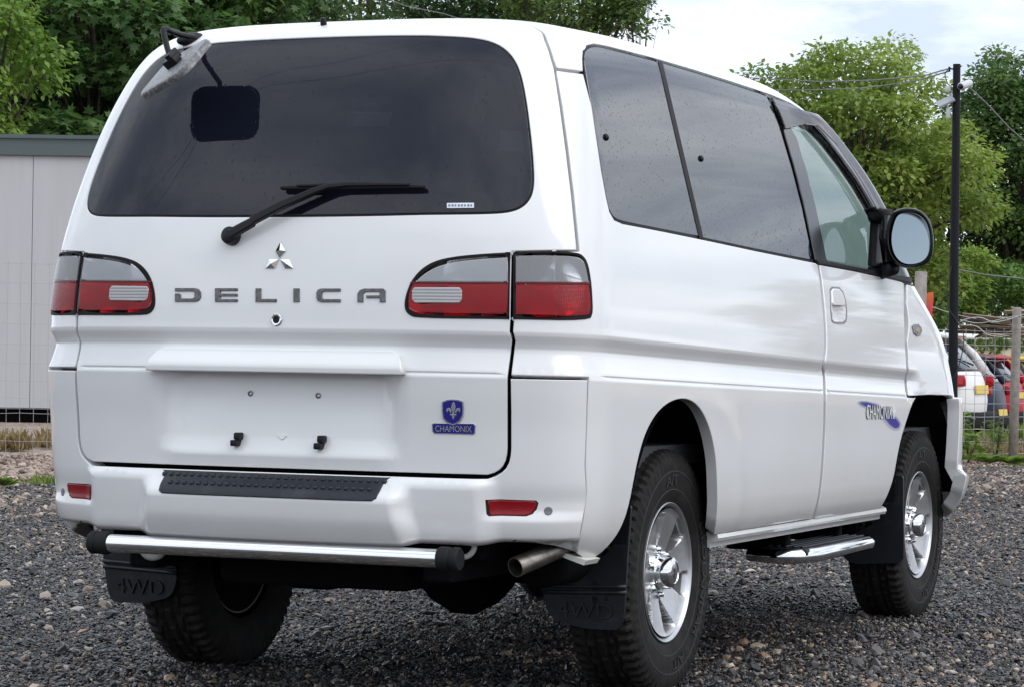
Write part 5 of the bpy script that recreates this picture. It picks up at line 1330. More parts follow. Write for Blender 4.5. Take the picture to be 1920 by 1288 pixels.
def tree(name, base_p, height, crown_c, crown_r, label, c1, c2, n_leaf=14000, leaf=.13, clumps=46, shape='leaf', group=None, seed=1, droop=.2, gap=.0, trunk_r=.16, clump_r=.30, trans=.35):
    rg = np.random.default_rng(seed); root = empty(name, base_p, label, 'tree', group)
    cc = np.array(crown_c, float); cr3 = np.array(crown_r, float)
    u = rg.normal(size=(clumps, 3)); u /= np.linalg.norm(u, axis=1, keepdims=True); rad = rg.uniform(.35, 1.0, clumps)**.6
    C = cc+u*rad[:, None]*cr3; CRd = rg.uniform(.6, 1.35, clumps)*clump_r*cr3.mean()
    w = CRd**2; which = rg.choice(clumps, n_leaf, p=w/w.sum())
    v = rg.normal(size=(n_leaf, 3)); v /= np.linalg.norm(v, axis=1, keepdims=True); v[:, 2] = np.abs(v[:, 2])*np.where(rg.uniform(size=n_leaf) < .72, 1, -1)
    v *= [1.15, 1.15, .78]
    pos = C[which]+v*CRd[which][:, None]*(rg.uniform(.25, 1.12, n_leaf)**.5)[:, None]
    pos += rg.normal(0, .05, pos.shape)
    dirn = v*[1, 1, .35]+rg.normal(0, .55, (n_leaf, 3))+np.array([0, 0, -droop]); nrm = np.array([0, 0, 1.0])[None]+v*.55+rg.normal(0, .38, (n_leaf, 3))
    tone = rg.uniform(.0, 1, clumps)[which]*.55+rg.uniform(0, .45, n_leaf)
    size = leaf*rg.uniform(.6, 1.25, n_leaf)
    bp_ = np.array(base_p)
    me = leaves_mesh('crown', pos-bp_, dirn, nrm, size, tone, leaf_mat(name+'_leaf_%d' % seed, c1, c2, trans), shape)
    link(bpy.data.objects.new('crown', me), root)
    geo = []; top = Vector(cc-bp_)+Vector((0, 0, cr3[2]*.55)); b0 = Vector((0, 0, -.1))
    tp = [b0.lerp(top, q)+Vector((.15*math.sin(q*5+seed), .15*math.cos(q*4+seed), 0))*q for q in np.linspace(0, 1, 8)]
    geo.append(tube_geo(tp, [trunk_r*(1-.82*q) for q in np.linspace(0, 1, 8)], 9))
    for i in range(clumps):
        c = Vector(C[i]-bp_); q = float(np.clip((c.z-tp[0].z)/(top.z-tp[0].z)*.75-.1, .22, .9)); s = tp[int(q*7)]
        mid = s.lerp(c, .5)+Vector((0, 0, .18*(c-s).length))
        r0 = trunk_r*(1-.8*q)*.42; geo.append(tube_geo([s, mid, c, c+(c-mid)*.35], [r0, r0*.6, r0*.3, r0*.12], 6))
    V, F = join_geo(geo); mesh_obj('trunk', V, F, BARK, root)
    return root
def crown_at(px, row, d): return np.array(bp(px, row, d))
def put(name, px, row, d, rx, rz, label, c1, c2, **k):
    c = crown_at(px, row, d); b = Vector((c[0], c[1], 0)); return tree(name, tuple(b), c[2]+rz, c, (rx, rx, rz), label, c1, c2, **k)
GT = 'trees behind the shed and fence'
put('lime_tree', -25, 90, 43, 1.15, 2.2, 'lime green feathery tree at the end of the pale shed', (0.109, 0.205, 0.038), (0.218, 0.320, 0.064), n_leaf=7000, leaf=.12, clumps=30, group=GT, seed=3, droop=.5)
put('maple_tree', 175, 90, 47, 2.2, 2.6, 'dark green maple with big lobed leaves hanging over the shed roof', (0.051, 0.109, 0.036), (0.166, 0.282, 0.090), n_leaf=19000, leaf=.20, clumps=56, shape='maple', group=GT, seed=5, droop=.35, clump_r=.26)
put('maple_tree', 20, 120, 52, 2.4, 3.2, 'very dark maple added to deepen the shade behind the lime green tree', (0.033, 0.074, 0.028), (0.090, 0.160, 0.054), n_leaf=14000, leaf=.20, clumps=40, shape='maple', group=GT, seed=8)  # second-layer tree, shade between the crowns put into its leaf colour
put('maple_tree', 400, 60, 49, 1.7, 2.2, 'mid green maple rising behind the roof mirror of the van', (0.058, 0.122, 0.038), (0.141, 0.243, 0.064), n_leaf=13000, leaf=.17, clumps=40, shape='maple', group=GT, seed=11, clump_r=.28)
put('yew_tree', 250, 170, 55, 3.0, 4.2, 'dark yew-like tree added to deepen the shade behind the maples', (0.028, 0.064, 0.028), (0.077, 0.134, 0.049), n_leaf=15000, leaf=.20, clumps=44, group=GT, seed=13, clump_r=.36)  # added backing crown, leaves coloured dark in place of shade
put('ash_tree', 560, 20, 54, 1.9, 2.4, 'dark bluish-green tree between the maples and a gap of sky', (0.045, 0.096, 0.045), (0.128, 0.211, 0.077), n_leaf=15000, leaf=.14, clumps=44, group=GT, seed=17)
put('ash_tree', 690, -30, 60, 1.1, 1.4, 'small yellowing tree with sky showing through its crown', (0.154, 0.192, 0.038), (0.320, 0.320, 0.077), n_leaf=2600, leaf=.14, clumps=22, group=GT, seed=19, clump_r=.24)
put('pine_tree', 880, -10, 58, 1.9, 2.0, 'dark green conifer with bare twigs above the van roof', (0.045, 0.096, 0.045), (0.128, 0.205, 0.077), n_leaf=17000, leaf=.12, clumps=44, group=GT, seed=23)
put('ash_tree', 1090, -40, 55, 1.75, 1.55, 'light green ash whose loose right-hand branches droop into open sky', (0.096, 0.166, 0.051), (0.218, 0.307, 0.090), n_leaf=13000, leaf=.10, clumps=60, group=GT, seed=29, clump_r=.22)
put('ash_tree', 1200, 5, 54, .52, .75, 'thin twiggy sapling reaching into open sky beside the ash', (0.077, 0.141, 0.045), (0.166, 0.243, 0.077), n_leaf=750, leaf=.12, clumps=20, group=GT, seed=31, clump_r=.24, trunk_r=.05)
put('walnut_tree', 1600, 330, 56, 2.75, 2.75, 'broad yellow-green tree behind the black camera pole', (0.133, 0.211, 0.046), (0.312, 0.390, 0.094), n_leaf=52000, leaf=.125, clumps=150, group=GT, seed=37, clump_r=.17, droop=.4)
put('walnut_tree', 1440, 400, 60, 1.3, 2.2, 'lower yellow-green tree leaning out over the van roof line', (0.117, 0.195, 0.046), (0.250, 0.344, 0.078), n_leaf=14000, leaf=.095, clumps=70, group=GT, seed=41, clump_r=.22)
put('chestnut_tree', 1905, 310, 64, 1.9, 2.7, 'dark green tree rising right of the black camera pole', (0.062, 0.124, 0.044), (0.156, 0.242, 0.071), n_leaf=30000, leaf=.13, clumps=110, group=GT, seed=43, clump_r=.21)
put('chestnut_tree', 1760, 430, 66, 3.0, 2.4, 'very dark green tree filling the gap behind the yellow-green tree', (0.034, 0.078, 0.032), (0.085, 0.156, 0.046), n_leaf=14000, leaf=.17, clumps=50, group=GT, seed=47, clump_r=.34)
put('elder_shrub', 1790, 545, 61, 1.0, 1.0, 'bright green elder bush growing beside the camera pole', (0.124, 0.218, 0.046), (0.296, 0.390, 0.094), n_leaf=5000, leaf=.11, clumps=26, group=GT, seed=53, trunk_r=.05)
put('elder_shrub', 1885, 555, 62, 1.2, .8, 'leafy green bush behind the heap of old boards', (0.078, 0.156, 0.046), (0.188, 0.296, 0.078), n_leaf=5000, leaf=.12, clumps=26, group=GT, seed=59, trunk_r=.05)
put('elder_shrub', 1720, 560, 60, .9, 1.1, 'deeper green bush behind the bonnet and orange flag', (0.078, 0.140, 0.046), (0.172, 0.266, 0.078), n_leaf=5000, leaf=.11, clumps=26, group=GT, seed=61, trunk_r=.05)
# a tree right of the frame, mirrored in the door glass
def side_tree(x, y, z, rx, rz, label, seed):
    tree('ash_tree', (x, y, 0), z+rz, (x, y, z), (rx, rx, rz), label, (.05, .09, .03), (.11, .17, .05), n_leaf=9000, leaf=.16, clumps=60, group=GT, seed=seed, clump_r=.22)
side_tree(8.6, 43.5, 4.6, 2.9, 3.0, 'leafy tree off to the right, mirrored in the glass of the front door', 71)
side_tree(13.2, 45.0, 3.8, 2.2, 2.6, 'lower leafy tree off to the right, mirrored at the foot of the side window', 73)
# grass and weeds
def blades(name, pts, h, m, seed=1, per=16, wid=.10):
    rg = np.random.default_rng(seed); P = np.repeat(pts, per, 0)+rg.normal(0, .03, (len(pts)*per, 3))*[1, 1, 0]; n = len(P)
    dirn = np.stack([rg.normal(0, .45, n), rg.normal(0, .45, n), np.ones(n)], 1); nrm = np.stack([rg.normal(0, 1, n), rg.normal(0, 1, n), np.full(n, .2)], 1)
    return leaves_mesh(name, P, dirn, nrm, np.repeat(h, per)*rg.uniform(.5, 1.2, n), rg.uniform(0, 1, n), m, 'leaf', .28)
GRASS = leaf_mat('grass_blade', (.10, .15, .03), (.20, .26, .06), .3); DRY = leaf_mat('dry_grass', (.20, .15, .07), (.34, .27, .15), .3)
def strip(n, lat0, lat1, off0, off1, seed):
    rg = np.random.default_rng(seed); lat = rg.uniform(lat0, lat1, n); d = 19.8+(lat+3.7)*.76+rg.uniform(off0, off1, n)
    keep = np.sin(lat*2.3+d)+np.sin(lat*5.1)*.6+rg.normal(0, .5, n) > -.2; lat, d = lat[keep], d[keep]
    return np.array([CAM[0], CAM[1], 0.0])[None]+np.outer(lat, RGT)+np.outer(d, FWD)
def grass(name, pts, hmean, m, label, seed):
    h = np.random.default_rng(seed).uniform(.5, 1.5, len(pts))*hmean
    o = link(bpy.data.objects.new(name, blades(name, pts, h, m, seed))); return tag(o, label, 'grass', None, 'stuff')
grass('grass', strip(330, -7, -2.2, -.15, .35, 1), .055, GRASS, 'low green weeds along the edge of the dark gravel', 1)
grass('grass', strip(750, 1.5, 9, -.1, 3.2, 2), .04, GRASS, 'patchy short grass between the gravel yard and the wire fence', 2)
grass('grass', strip(800, -8, -1.5, 7.6, 10.0, 3), .16, DRY, 'dry straw-coloured grass under the left-hand fence and shed', 3)
grass('grass', strip(1300, 2, 9, 1.8, 5.5, 4), .13, DRY, 'dry brown grass and dead stems along the right-hand fence', 4)
grass('grass', strip(240, 1.5, 9, 3.5, 6.5, 6), .20, GRASS, 'taller green weeds growing through the right-hand fence', 6)
def weed(px, row, d, h, n, label, leaf=.10, spread=.2, c1=(.09, .16, .03), c2=(.19, .28, .06), seed=1, broad=False):
    rg = np.random.default_rng(seed); b = gpt(px, d); root = empty('weed', tuple(b), label, 'plant', 'weeds by the fence')
    if broad:
        a = rg.uniform(0, 6.28, n); pos = np.stack([np.cos(a)*.03, np.sin(a)*.03, np.full(n, .02)], 1); dirn = np.stack([np.cos(a), np.sin(a), rg.uniform(.2, .9, n)], 1); nrm = np.stack([-np.cos(a)*.4, -np.sin(a)*.4, np.ones(n)], 1); sz_ = leaf*rg.uniform(.7, 1.3, n)
    else:
        z = rg.uniform(.1, 1, n); a = rg.uniform(0, 6.28, n); r_ = spread*(1-.6*z); pos = np.stack([np.cos(a)*r_*rg.uniform(0, 1, n), np.sin(a)*r_*rg.uniform(0, 1, n), z*h], 1); dirn = np.stack([np.cos(a), np.sin(a), rg.uniform(-.4, .5, n)], 1); nrm = np.stack([rg.normal(0, .4, n), rg.normal(0, .4, n), np.ones(n)], 1); sz_ = leaf*rg.uniform(.6, 1.3, n)
    link(bpy.data.objects.new('foliage', leaves_mesh('foliage', pos, dirn, nrm, sz_, rg.uniform(0, 1, n), leaf_mat('weed_%d' % seed, c1, c2))), root)
    geo = []
    for i in range(1 if broad else 6):
        a = rg.uniform(0, 6.28); e = Vector((math.cos(a)*spread*.5, math.sin(a)*spread*.5, h*rg.uniform(.7, 1))) if not broad else Vector((0, 0, .06))
        geo.append(tube_geo([Vector((0, 0, 0)), e*.5+Vector((.01, 0, .02)), e], [.006, .004, .002], 5))
    V, F = join_geo(geo); mesh_obj('stem', V, F, leaf_mat('stem_%d' % seed, (.08, .10, .03), (.12, .12, .05)), root)
weed(12, 845, 27, .12, 26, 'broad-leaved green dock plant lying on the pale gravel', .20, seed=1, broad=True)
weed(8, 915, 19.4, .10, 40, 'low bright green weed at the edge of the dark gravel', .10, seed=2, broad=True)
weed(1806, 800, 27.6, .48, 150, 'tall leafy weed climbing the wire in front of the white car', .085, .20, seed=3)
weed(1818, 820, 27.2, .30, 90, 'short bushy weed at the foot of the wire below the white car', .09, .2, seed=4)
weed(1868, 810, 27.6, .42, 90, 'thin pale weed in front of the dark car', .07, .16, (.11, .15, .06), (.2, .25, .1), seed=5)
weed(1858, 838, 26.8, .16, 60, 'spreading green weed on the bank below the dark car', .12, .2, seed=6, broad=True)
weed(1905, 832, 26.6, .16, 60, 'spreading green weed at the foot of the round fence post', .12, .2, seed=7, broad=True)
# ------------------------------------------------------------------ shed
SHW = mat('shed_cladding', (.50, .50, .51), .55, bump=(260, .05, .002))
_nt = SHW.node_tree; _tc = _nt.nodes.new('ShaderNodeTexCoord'); _mp = _nt.nodes.new('ShaderNodeMapping'); _mp.inputs['Scale'].default_value = (5, 5, .35); _nt.links.new(_tc.outputs['Object'], _mp.inputs[0])
_ns = _nt.nodes.new('ShaderNodeTexNoise'); _ns.inputs['Scale'].default_value = 1.6; _ns.inputs['Detail'].default_value = 8; _nt.links.new(_mp.outputs[0], _ns.inputs['Vector'])
_rp = _nt.nodes.new('ShaderNodeValToRGB'); _rp.color_ramp.elements[0].position = .35; _rp.color_ramp.elements[1].position = .72; _rp.color_ramp.elements[0].color = (.46, .468, .485, 1); _rp.color_ramp.elements[1].color = (.425, .432, .44, 1)
_nt.links.new(_ns.outputs['Fac'], _rp.inputs['Fac']); _nt.links.new(_rp.outputs[0], _nt.nodes['Principled BSDF'].inputs['Base Color'])
SHT = mat('shed_fascia', (.075, .10, .105), .4)
D0 = 37.0
shed = empty('shed', tuple(gpt(0, D0)), 'pale grey panel-clad shed with dark green fascia behind the wire fence', 'shed')
so = gpt(0, D0)
def local_box(bm, lat0, lat1, dep0, dep1, z0, z1, bevel=0):
    c = RGT*((lat0+lat1)/2)+FWD*((dep0+dep1)/2)+Vector((0, 0, (z0+z1)/2))
    q = Matrix((RGT, FWD, Vector((0, 0, 1)))).transposed().to_quaternion()
    bm_box(bm, c, (lat1-lat0, dep1-dep0, z1-z0), q, bevel)
zt = bp(60, 258, D0).z; zf = bp(60, 293, D0).z; zb = bp(60, 764, D0).z
j0 = (57-0)/CAM[6]*D0
pm = None
for k in range(-3, 6):
    a = j0+k*1.2; bm = bmesh.new(); local_box(bm, a+.004, a+1.2-.004, 0, .06, zb, zf+.02); bm_obj('wall_panel', bm, SHW, shed)
bm = bmesh.new(); local_box(bm, j0-3.7, j0+7.3, -.06, .02, zf, zt, .01); local_box(bm, j0-3.7, j0+7.3, -.10, 5.2, zt-.02, zt+.03); bm_obj('fascia', bm, SHT, shed)
bm = bmesh.new(); local_box(bm, j0-3.6, j0+7.2, .065, 5.0, zb-.02, zf); bm_obj('wall', bm, SHW, shed)
bm = bmesh.new(); local_box(bm, j0-3.5, j0+7.1, .25, 4.9, -.05, zb); bm_obj('underwall_shade', bm, UNDER, shed)  # black box stands in for the shaded gap under the wall
# ------------------------------------------------------------------ wire fences
WIRE = mat('galvanised_wire', (.40, .41, .42), .5, .4); POSTW = mat('weathered_post', (.30, .27, .24), .85, noise=(18, (.20, .18, .16), .4, .7), bump=(40, .5, .01))
def wire_geo(a, b, r=.0026, sag=0.0, n=2, wob=0.0, rg=random):
    pts = []
    for k in range(n+1):
        q = k/n; p = Vector(a).lerp(Vector(b), q); p.z -= sag*4*q*(1-q); p += Vector((rg.uniform(-1, 1), rg.uniform(-1, 1), rg.uniform(-1, 1)))*wob; pts.append(p)
    return tube_geo(pts, r, 4, False)
def fence(px0, d0, px1, d1, zs, step, label, posts, r=.0026, wob=.004, post_h=1.7, post_r=.055):
    root = empty('wire_fence', tuple(gpt((px0+px1)/2, (d0+d1)/2)), label, 'fence'); o0 = Vector(root.location)
    A = gpt(px0, d0)-o0; B = gpt(px1, d1)-o0; L = (B-A).length; rg = random.Random(3); geo = []
    for z in zs: geo.append(wire_geo(A+Vector((0, 0, z)), B+Vector((0, 0, z)), r, .02, 24, wob, rg))
    n = int(L/step)
    for k in range(n+1):
        q = k/n; p = A.lerp(B, q); tilt = rg.uniform(-.012, .012)
        geo.append(wire_geo(p+Vector((0, 0, zs[0])), p+RGT*tilt+Vector((0, 0, zs[-1])), r*.85, 0, 5, wob, rg))
    V, F = join_geo(geo); mesh_obj('wire_mesh', V, F, WIRE, root)
    for (px, dd, h) in posts:
        p = gpt(px, dd)-o0
        V, F = tube_geo([p+Vector((0, 0, -.1)), p+Vector((.01, 0, h*.5)), p+Vector((.02, 0, h-.015)), p+Vector((.02, 0, h))], [post_r*1.05, post_r, post_r*.97, post_r*.85], 12); mesh_obj('post', V, F, POSTW, root)
    return root
fence(-250, 24.5, 720, 25.5, [.05, .17, .29, .42, .56, .71, .87, 1.04, 1.22, 1.40, 1.58, 1.76], .122, 'tall wire stock fence in front of the pale shed', [(-230, 24.5, 1.9), (360, 25.2, 1.9)], .0023)
rf = fence(1560, 26.6, 2150, 28.6, [.10, .22, .34, .47, .60, .74, .88, 1.03, 1.18, 1.32], .125, 'sagging wire fence on round posts in front of the parked cars', [(1902, 27.6, 1.54), (2080, 28.2, 1.5)], .0036, .006, 1.5, .046)
bmv = gpt(1722, 25.0); geo = tube_geo([bmv-Vector((0, 0, .1)), bmv+Vector((0, 0, .9)), bmv+Vector((.015, 0, 1.80))], [.062, .058, .055], 12)
tag(mesh_obj('timber_post', geo[0], geo[1], POSTW), 'bare weathered timber post standing behind the bonnet', 'post')
# loose top wires and straps
def curve_pts(L, d, k=8):
    P = np.array(L, float); tt = np.linspace(0, len(P)-1, (len(P)-1)*k+1); out = []
    for t_ in tt:
        i = min(int(t_), len(P)-2); u = t_-i; p0, p1, p2, p3 = P[max(i-1, 0)], P[i], P[i+1], P[min(i+2, len(P)-1)]
        q = .5*((2*p1)+(-p0+p2)*u+(2*p0-5*p1+4*p2-p3)*u*u+(-p0+3*p1-3*p2+p3)*u**3); out.append(bp(q[0], q[1], d))
    return out
LOOSE = mat('loose_wire', (.42, .43, .44), .4, .5)
V, F = join_geo([tube_geo(curve_pts(L, d), r, 5, False) for L, d, r in (
    ([(1800, 604), (1815, 598), (1838, 596), (1862, 604), (1890, 600), (1925, 588)], 27.4, .006),
    ([(1800, 600), (1830, 606), (1860, 603), (1900, 594), (1930, 596)], 27.5, .005),
    ([(1802, 610), (1830, 612), (1852, 628), (1880, 632)], 27.3, .005),
    ([(1748, 576), (1775, 585), (1800, 592), (1830, 598)], 27.2, .004))])
tag(mesh_obj('loose_wire', V, F, LOOSE), 'loose galvanised wires tangled along the top of the right-hand fence', 'wire')
# ------------------------------------------------------------------ camera pole
PD = 25.0
POLEM = mat('black_pole', (.007, .008, .011), .55, 0, 0, .2, bump=(20, .2, .01))
pb = gpt(1788, PD); pt_ = bp(1794, 121, PD)
pole = empty('camera_pole', tuple(pb), 'tall black pole carrying a security camera and overhead wires', 'pole')
PL = lambda px, row, dd=0.0: bp(px, row, PD+dd)-pb
V, F = tube_geo([Vector((0, 0, -.1)), PL(1789, 500), PL(1792, 300), PL(1794, 121)], [.046, .042, .038, .034], 14); mesh_obj('post', V, F, POLEM, pole).data.set_sharp_from_angle(angle=R(50))
V, F = join_geo([tube_geo([PL(1783, 160), PL(1800, 158)], .008, 8), tube_geo([PL(1780, 129), PL(1795, 132)], .007, 8), tube_geo([PL(1780, 126), PL(1780, 135)], .010, 8), tube_geo([PL(1796, 131), PL(1803, 124)], .006, 8)]); mesh_obj('bracket', V, F, POLEM, pole)
CAMW = mat('camera_housing', (.55, .56, .57), .4)
V, F = tube_geo([PL(1801, 163, -.12), PL(1802, 162.5, -.11), PL(1818, 157, .06)], [.030, .036, .034], 16); mesh_obj('security_camera', V, F, CAMW, pole).data.set_sharp_from_angle(angle=R(40))
V, F = tube_geo([PL(1800.6, 163.2, -.128), PL(1801.5, 163, -.118)], [.024, .024], 16); mesh_obj('camera_lens', V, F, GLOSSBLK, pole)
bm = bmesh.new(); bm_box(bm, PL(1773, 191), (.16, .12, .02), Euler((R(30), R(-25), .3)), .004); bm_obj('solar_panel', bm, mat('panel_grey', (.35, .36, .38), .3), pole)
bm = bmesh.new(); bm_box(bm, PL(1778, 213), (.035, .05, .10), None, .008); bm_box(bm, PL(1777, 168), (.05, .05, .06), None, .015); bm_obj('junction_box', bm, CAMW, pole, True, 40)
CABLE = mat('black_cable', (.02, .02, .022), .6); CABG = mat('grey_cable', (.16, .165, .17), .6)
V, F = join_geo([tube_geo(curve_pts(L, PD-.05), .005, 5, False) for L in ([(1777, 132), (1772, 140), (1776, 156), (1782, 162)], [(1784, 500), (1776, 540), (1778, 575), (1792, 600), (1806, 625), (1805, 655), (1796, 690), (1786, 710)])])
V = [v-pb for v in V]; mesh_obj('cable', V, F, CABLE, pole)
def overhead(name, pts, r, label, m=CABG):
    P = [bp(*p) for p in pts]; out = []
    n = 14
    for a, b in zip(P[:-1], P[1:]):
        for k in range(n): out.append(a.lerp(b, k/n)-Vector((0, 0, .5*0)))
    out.append(P[-1]); V, F = tube_geo(out, r, 5, False); return tag(mesh_obj(name, V, F, m), label, 'cable')
overhead('overhead_wire', [(1781, 129, 25), (1735, 142, 27), (1640, 151, 31), (1540, 154, 36), (1380, 145, 44)], .007, 'upper overhead wire running from the pole top across the yellow-green tree')
overhead('overhead_wire', [(1781, 134, 25), (1720, 152, 28), (1620, 166, 32), (1500, 170, 38), (1400, 168, 44)], .007, 'lower overhead wire sagging from the pole across the yellow-green tree')
overhead('overhead_wire', [(1812, 160, 25), (1850, 195, 26), (1890, 238, 28), (1960, 300, 30)], .007, 'overhead wire running down from the pole past the dark green tree')
overhead('overhead_wire', [(1790, 505, 25), (1850, 516, 26), (1930, 524, 28)], .006, 'low cable running level from the pole above the board heap')
overhead('overhead_wire', [(690, -15, 40), (760, 12, 42), (830, 26, 44), (900, 48, 46)], .008, 'overhead wire crossing in front of the conifer above the van roof')
# two service wires behind the camera, mirrored by the rear window
for pts_, dist, lb in ((((360, 262), (560, 190), (760, 135), (900, 112)), 13.0, 'overhead wire behind the photographer, the higher one mirrored in the rear window'), (((330, 330), (480, 250), (620, 190), (740, 84)), 16.0, 'overhead wire behind the photographer, the lower one mirrored in the rear window')):
    W_ = []
    for px_, row_ in (pts_[0], pts_[-1]):
        p_ = spt(px_, row_); n_ = spn(px_, row_); d_r = Vector(ray(px_, row_)).normalized(); r_ = d_r-n_*(2*d_r.dot(n_)); W_.append(p_+r_*dist)
    e_ = (W_[1]-W_[0]); A_ = W_[0]-e_*1.2; B_ = W_[1]+e_*1.2
    V, F = tube_geo([A_.lerp(B_, k/12) for k in range(13)], .011, 5, False); tag(mesh_obj('overhead_wire', V, F, CABLE), lb, 'cable')
# ------------------------------------------------------------------ parked cars
def ring_body(R_, n_exp=3.4, seg=44):
    """stack of superellipse plan rings: z, half width, rear y, front y"""
    V, F = [], []
    for z, w, y0, y1 in R_:
        c = (y0+y1)/2; a = (y1-y0)/2
        for k in range(seg):
            t_ = 2*math.pi*k/seg; cs, sn = math.cos(t_), math.sin(t_)
            V.append((w*math.copysign(abs(cs)**(2/n_exp), cs), c+a*math.copysign(abs(sn)**(2/n_exp), sn), z))
    for i in range(len(R_)-1):
        for k in range(seg): F.append((i*seg+k, i*seg+(k+1) % seg, (i+1)*seg+(k+1) % seg, (i+1)*seg+k))
    F.append(tuple(range(seg))[::-1]); F.append(tuple(range((len(R_)-1)*seg, len(R_)*seg)))
    return V, F
CGLASS = mat('car_glass', (.02, .025, .03), .05, 0, .5)
YPLATE = mat('yellow_plate', (.62, .46, .05), .4); INK = mat('plate_ink', (.02, .02, .02), .5)
LOWB = mat('lower_bumper', (.008, .008, .009), .7, 0, 0, .15)
wheel_small = None
def hatch(name, px, d, yaw, paint_c, label, scale=1.0, plate_z=.92, lamp='side', spoiler=True, plate=YPLATE):
    pm_ = mat(name+'_paint_%d' % px, paint_c, .35, 0, 0, .25)
    root = empty(name, tuple(gpt(px, d, -.25)), label, 'car', 'cars parked beyond the fence', None, yaw); root.scale = (scale,)*3
    # y = 0 at the tail, nose at +y
    body = [(.22, .76, .14, 3.75), (.30, .82, .06, 3.88), (.45, .855, .01, 3.95), (.60, .870, .0, 3.96), (.75, .875, .02, 3.93), (.88, .868, .06, 3.84), (.96, .850, .10, 3.50), (1.0, .82, .16, 3.0)]
    V, F = ring_body(body); mesh_obj('body', V, F, pm_, root).data.set_sharp_from_angle(angle=R(45))
    cab = [(.97, .835, .12, 3.10), (1.05, .80, .17, 2.86), (1.20, .735, .30, 2.50), (1.34, .665, .45, 2.15), (1.43, .605, .56, 1.92)]
    V, F = ring_body(cab); mesh_obj('cabin_glass', V, F, CGLASS, root)
    top = [(1.405, .640, .44, 1.98), (1.45, .615, .46, 1.90), (1.48, .55, .56, 1.80), (1.495, .36, .80, 1.55)]
    V, F = ring_body(top); mesh_obj('roof', V, F, pm_, root)
    for sx in (-1, 1):
        V, F = tube_geo([(sx*.745, .20, .97), (sx*.66, .34, 1.20), (sx*.55, .58, 1.43)], [.075, .065, .055], 8); mesh_obj('pillar', V, F, pm_, root)
        V, F = tube_geo([(sx*.72, 2.72, 1.0), (sx*.55, 1.92, 1.43)], [.05, .05], 8); mesh_obj('pillar', V, F, pm_, root)
        V, F = tube_geo([(sx*.825, 1.35, 1.0), (sx*.655, 1.30, 1.43)], [.04, .04], 8); mesh_obj('pillar', V, F, pm_, root)
        bm = bmesh.new(); bm_box(bm, (sx*.69, .125, .85), (.27, .12, .16), Euler((R(-14), 0, sx*R(24))), .035, 3); bm_obj('tail_lamp', bm, REDL, root, True, 50)
        for y in (.72, 3.20):
            V, F = lathe_geo([(-.09, 0), (-.09, .30), (-.06, .315), (.06, .315), (.09, .29), (.085, .20), (.06, .19), (.07, .05), (.075, 0)], 24, 'x', (sx*.79, y, .312)); mesh_obj('wheel', V, F, [TYRE], root)
        V, F = tube_geo([(sx*.85, 2.62, 1.02), (sx*.97, 2.60, 1.06), (sx*1.0, 2.60, 1.08)], [.03, .07, .05], 8); mesh_obj('door_mirror', V, F, pm_, root)
    if spoiler:
        bm = bmesh.new(); bm_box(bm, (0, .40, 1.435), (1.14, .24, .05), Euler((R(8), 0, 0)), .018, 2); bm_obj('roof_spoiler', bm, pm_, root, True, 50)
        bm = bmesh.new(); bm_box(bm, (0, .285, 1.425), (.30, .02, .025), None, .004); bm_obj('high_brake_light', bm, REDL, root)
    bm = bmesh.new(); bm_box(bm, (0, .10, .34), (1.56, .24, .22), None, .06, 3); bm_obj('lower_bumper', bm, LOWB, root, True, 50)
    bm = bmesh.new(); bm_box(bm, (0, .0, plate_z-.18), (.52, .02, .112), Euler((R(-6), 0, 0)), .004); bm_obj('number_plate', bm, plate, root)
    V, F = tube_geo([(0, .52, 1.47), (0, .38, 1.62)], [.008, .004], 6); mesh_obj('aerial', V, F, BLACK, root)
    V, F = tube_geo([(.05, .14, 1.06), (-.28, .24, 1.14)], [.014, .008], 6); mesh_obj('rear_wiper', V, F, BLACK, root)
    return root
YAW0 = math.atan2(-(-.91*RGT.x+.41*FWD.x), (-.91*RGT.y+.41*FWD.y))
hatch('parked_car', 1842, 41.0, YAW0-.05, (.72, .72, .72), 'white hatchback with yellow number plate parked just right of the pole', 1.13)
hatch('parked_car', 1882, 44.0, YAW0-.02, (.020, .026, .045), 'dark blue hatchback parked between the white and the red car', .93, .66)
hatch('parked_car', 1916, 47.0, YAW0-.06, (.42, .012, .03), 'red hatchback parked behind the dark blue car', .93)
hatch('parked_car', 1950, 52.0, YAW0-.06, (.70, .52, .02), 'yellow car showing past the roof of the red car', .93)
# ------------------------------------------------------------------ low white wall, board heap, flag
WW = mat('white_wall', (.62, .62, .63), .8, noise=(2.5, (.48, .48, .48), .4, .75))
wl_ = empty('low_wall', tuple(gpt(1860, 53)), 'low white wall with creeper behind the parked cars', 'wall'); so = Vector(wl_.location)
bm = bmesh.new(); z1 = bp(1860, 634, 53).z; q = Matrix((RGT, FWD, Vector((0, 0, 1)))).transposed().to_quaternion()
bm_box(bm, Vector((0, 0, z1/2-.05)), (7.5, .3, z1+.1), q); bm_obj('wall', bm, WW, wl_)
rg = np.random.default_rng(5); n = 420
lat = rg.uniform(-1.0, 1.2, n); z = z1-.02-np.abs(rg.normal(0, .12, n)); pos = np.outer(lat, RGT)+np.outer(np.full(n, -.18), FWD)+np.stack([0*z, 0*z, z], 1)
link(bpy.data.objects.new('creeper', leaves_mesh('creeper', pos, rg.normal(0, 1, (n, 3)), np.tile(-np.array(FWD), (n, 1))+rg.normal(0, .4, (n, 3)), rg.uniform(.06, .12, n), rg.uniform(0, 1, n), leaf_mat('creeper', (.06, .11, .03), (.14, .2, .06)))), wl_)
heap = empty('board_heap', tuple(gpt(1890, 56)), 'heap of old boards and broken panels behind the low white wall', 'boards'); ho = Vector(heap.location)
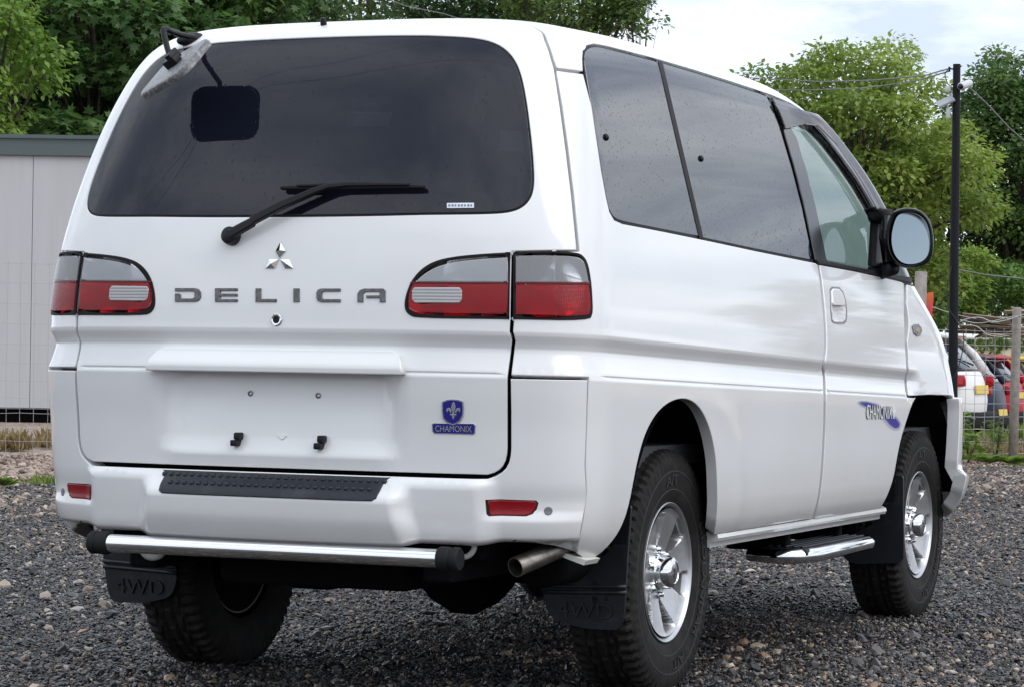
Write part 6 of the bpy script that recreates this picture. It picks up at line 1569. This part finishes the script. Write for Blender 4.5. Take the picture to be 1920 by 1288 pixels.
bcols = [mat('old_board_%d' % i, c, .85, noise=(6, tuple(v*.7 for v in c), .4, .7)) for i, c in enumerate([(.46, .38, .28), (.54, .45, .34), (.30, .23, .16), (.52, .47, .40)])]
for i in range(30):
    rg_ = random.Random(i); bm = bmesh.new(); lat = rg_.uniform(-.75, 1.5); z = bp(1890, 632, 56).z-.10+.017*i*1.25*(1-.25*abs(lat-.4))
    bm_box(bm, RGT*lat+FWD*rg_.uniform(-.4, .5)+Vector((0, 0, z)), (rg_.uniform(.5, 1.3), rg_.uniform(.3, .6), .018), (Euler((rg_.uniform(-.35, .1), rg_.uniform(-.16, .16), rg_.uniform(-.5, .5))).to_quaternion() @ q)); bm_obj('board', bm, bcols[i % 4], heap)
bm = bmesh.new(); bm_box(bm, Vector((.2, 0, .55)), (2.4, 1.4, 1.1), q, .1); bm_obj('pallet_stack', bm, bcols[2], heap)
fl = empty('feather_flag', tuple(gpt(1738, 44)), 'orange and red feather flag standing behind the bonnet', 'flag'); fo = Vector(fl.location)
out = [(1733, 640), (1733, 560), (1737, 552), (1743, 549), (1750, 548), (1750, 566), (1748, 590), (1746, 640)]
V = []
for dy in (0, .012):
    for i, (px, row) in enumerate(out): V.append(bp(px, row, 44)-fo+FWD*(dy+.03*math.sin(i)))
n = len(out); F = [tuple(range(n))[::-1], tuple(range(n, 2*n))]+[(i, (i+1) % n, n+(i+1) % n, n+i) for i in range(n)]
FLG = mat('flag_cloth', (.75, .12, .03), .7); ntf = FLG.node_tree; gx_ = ntf.nodes.new('ShaderNodeSeparateXYZ'); tcf = ntf.nodes.new('ShaderNodeTexCoord'); rf_ = ntf.nodes.new('ShaderNodeValToRGB')
ntf.links.new(tcf.outputs['Generated'], gx_.inputs[0]); ntf.links.new(gx_.outputs[2], rf_.inputs['Fac']); rf_.color_ramp.elements[0].color = (.55, .02, .09, 1); rf_.color_ramp.elements[1].color = (.75, .16, .03, 1); rf_.color_ramp.elements[0].position = .5
ntf.links.new(rf_.outputs[0], ntf.nodes['Principled BSDF'].inputs['Base Color'])
mesh_obj('cloth', V, F, FLG, fl, False)
V, F = tube_geo([Vector((-.04, 0, 0)), bp(1733, 552, 44)-fo], [.012, .006], 8); mesh_obj('pole', V, F, BLACK, fl)
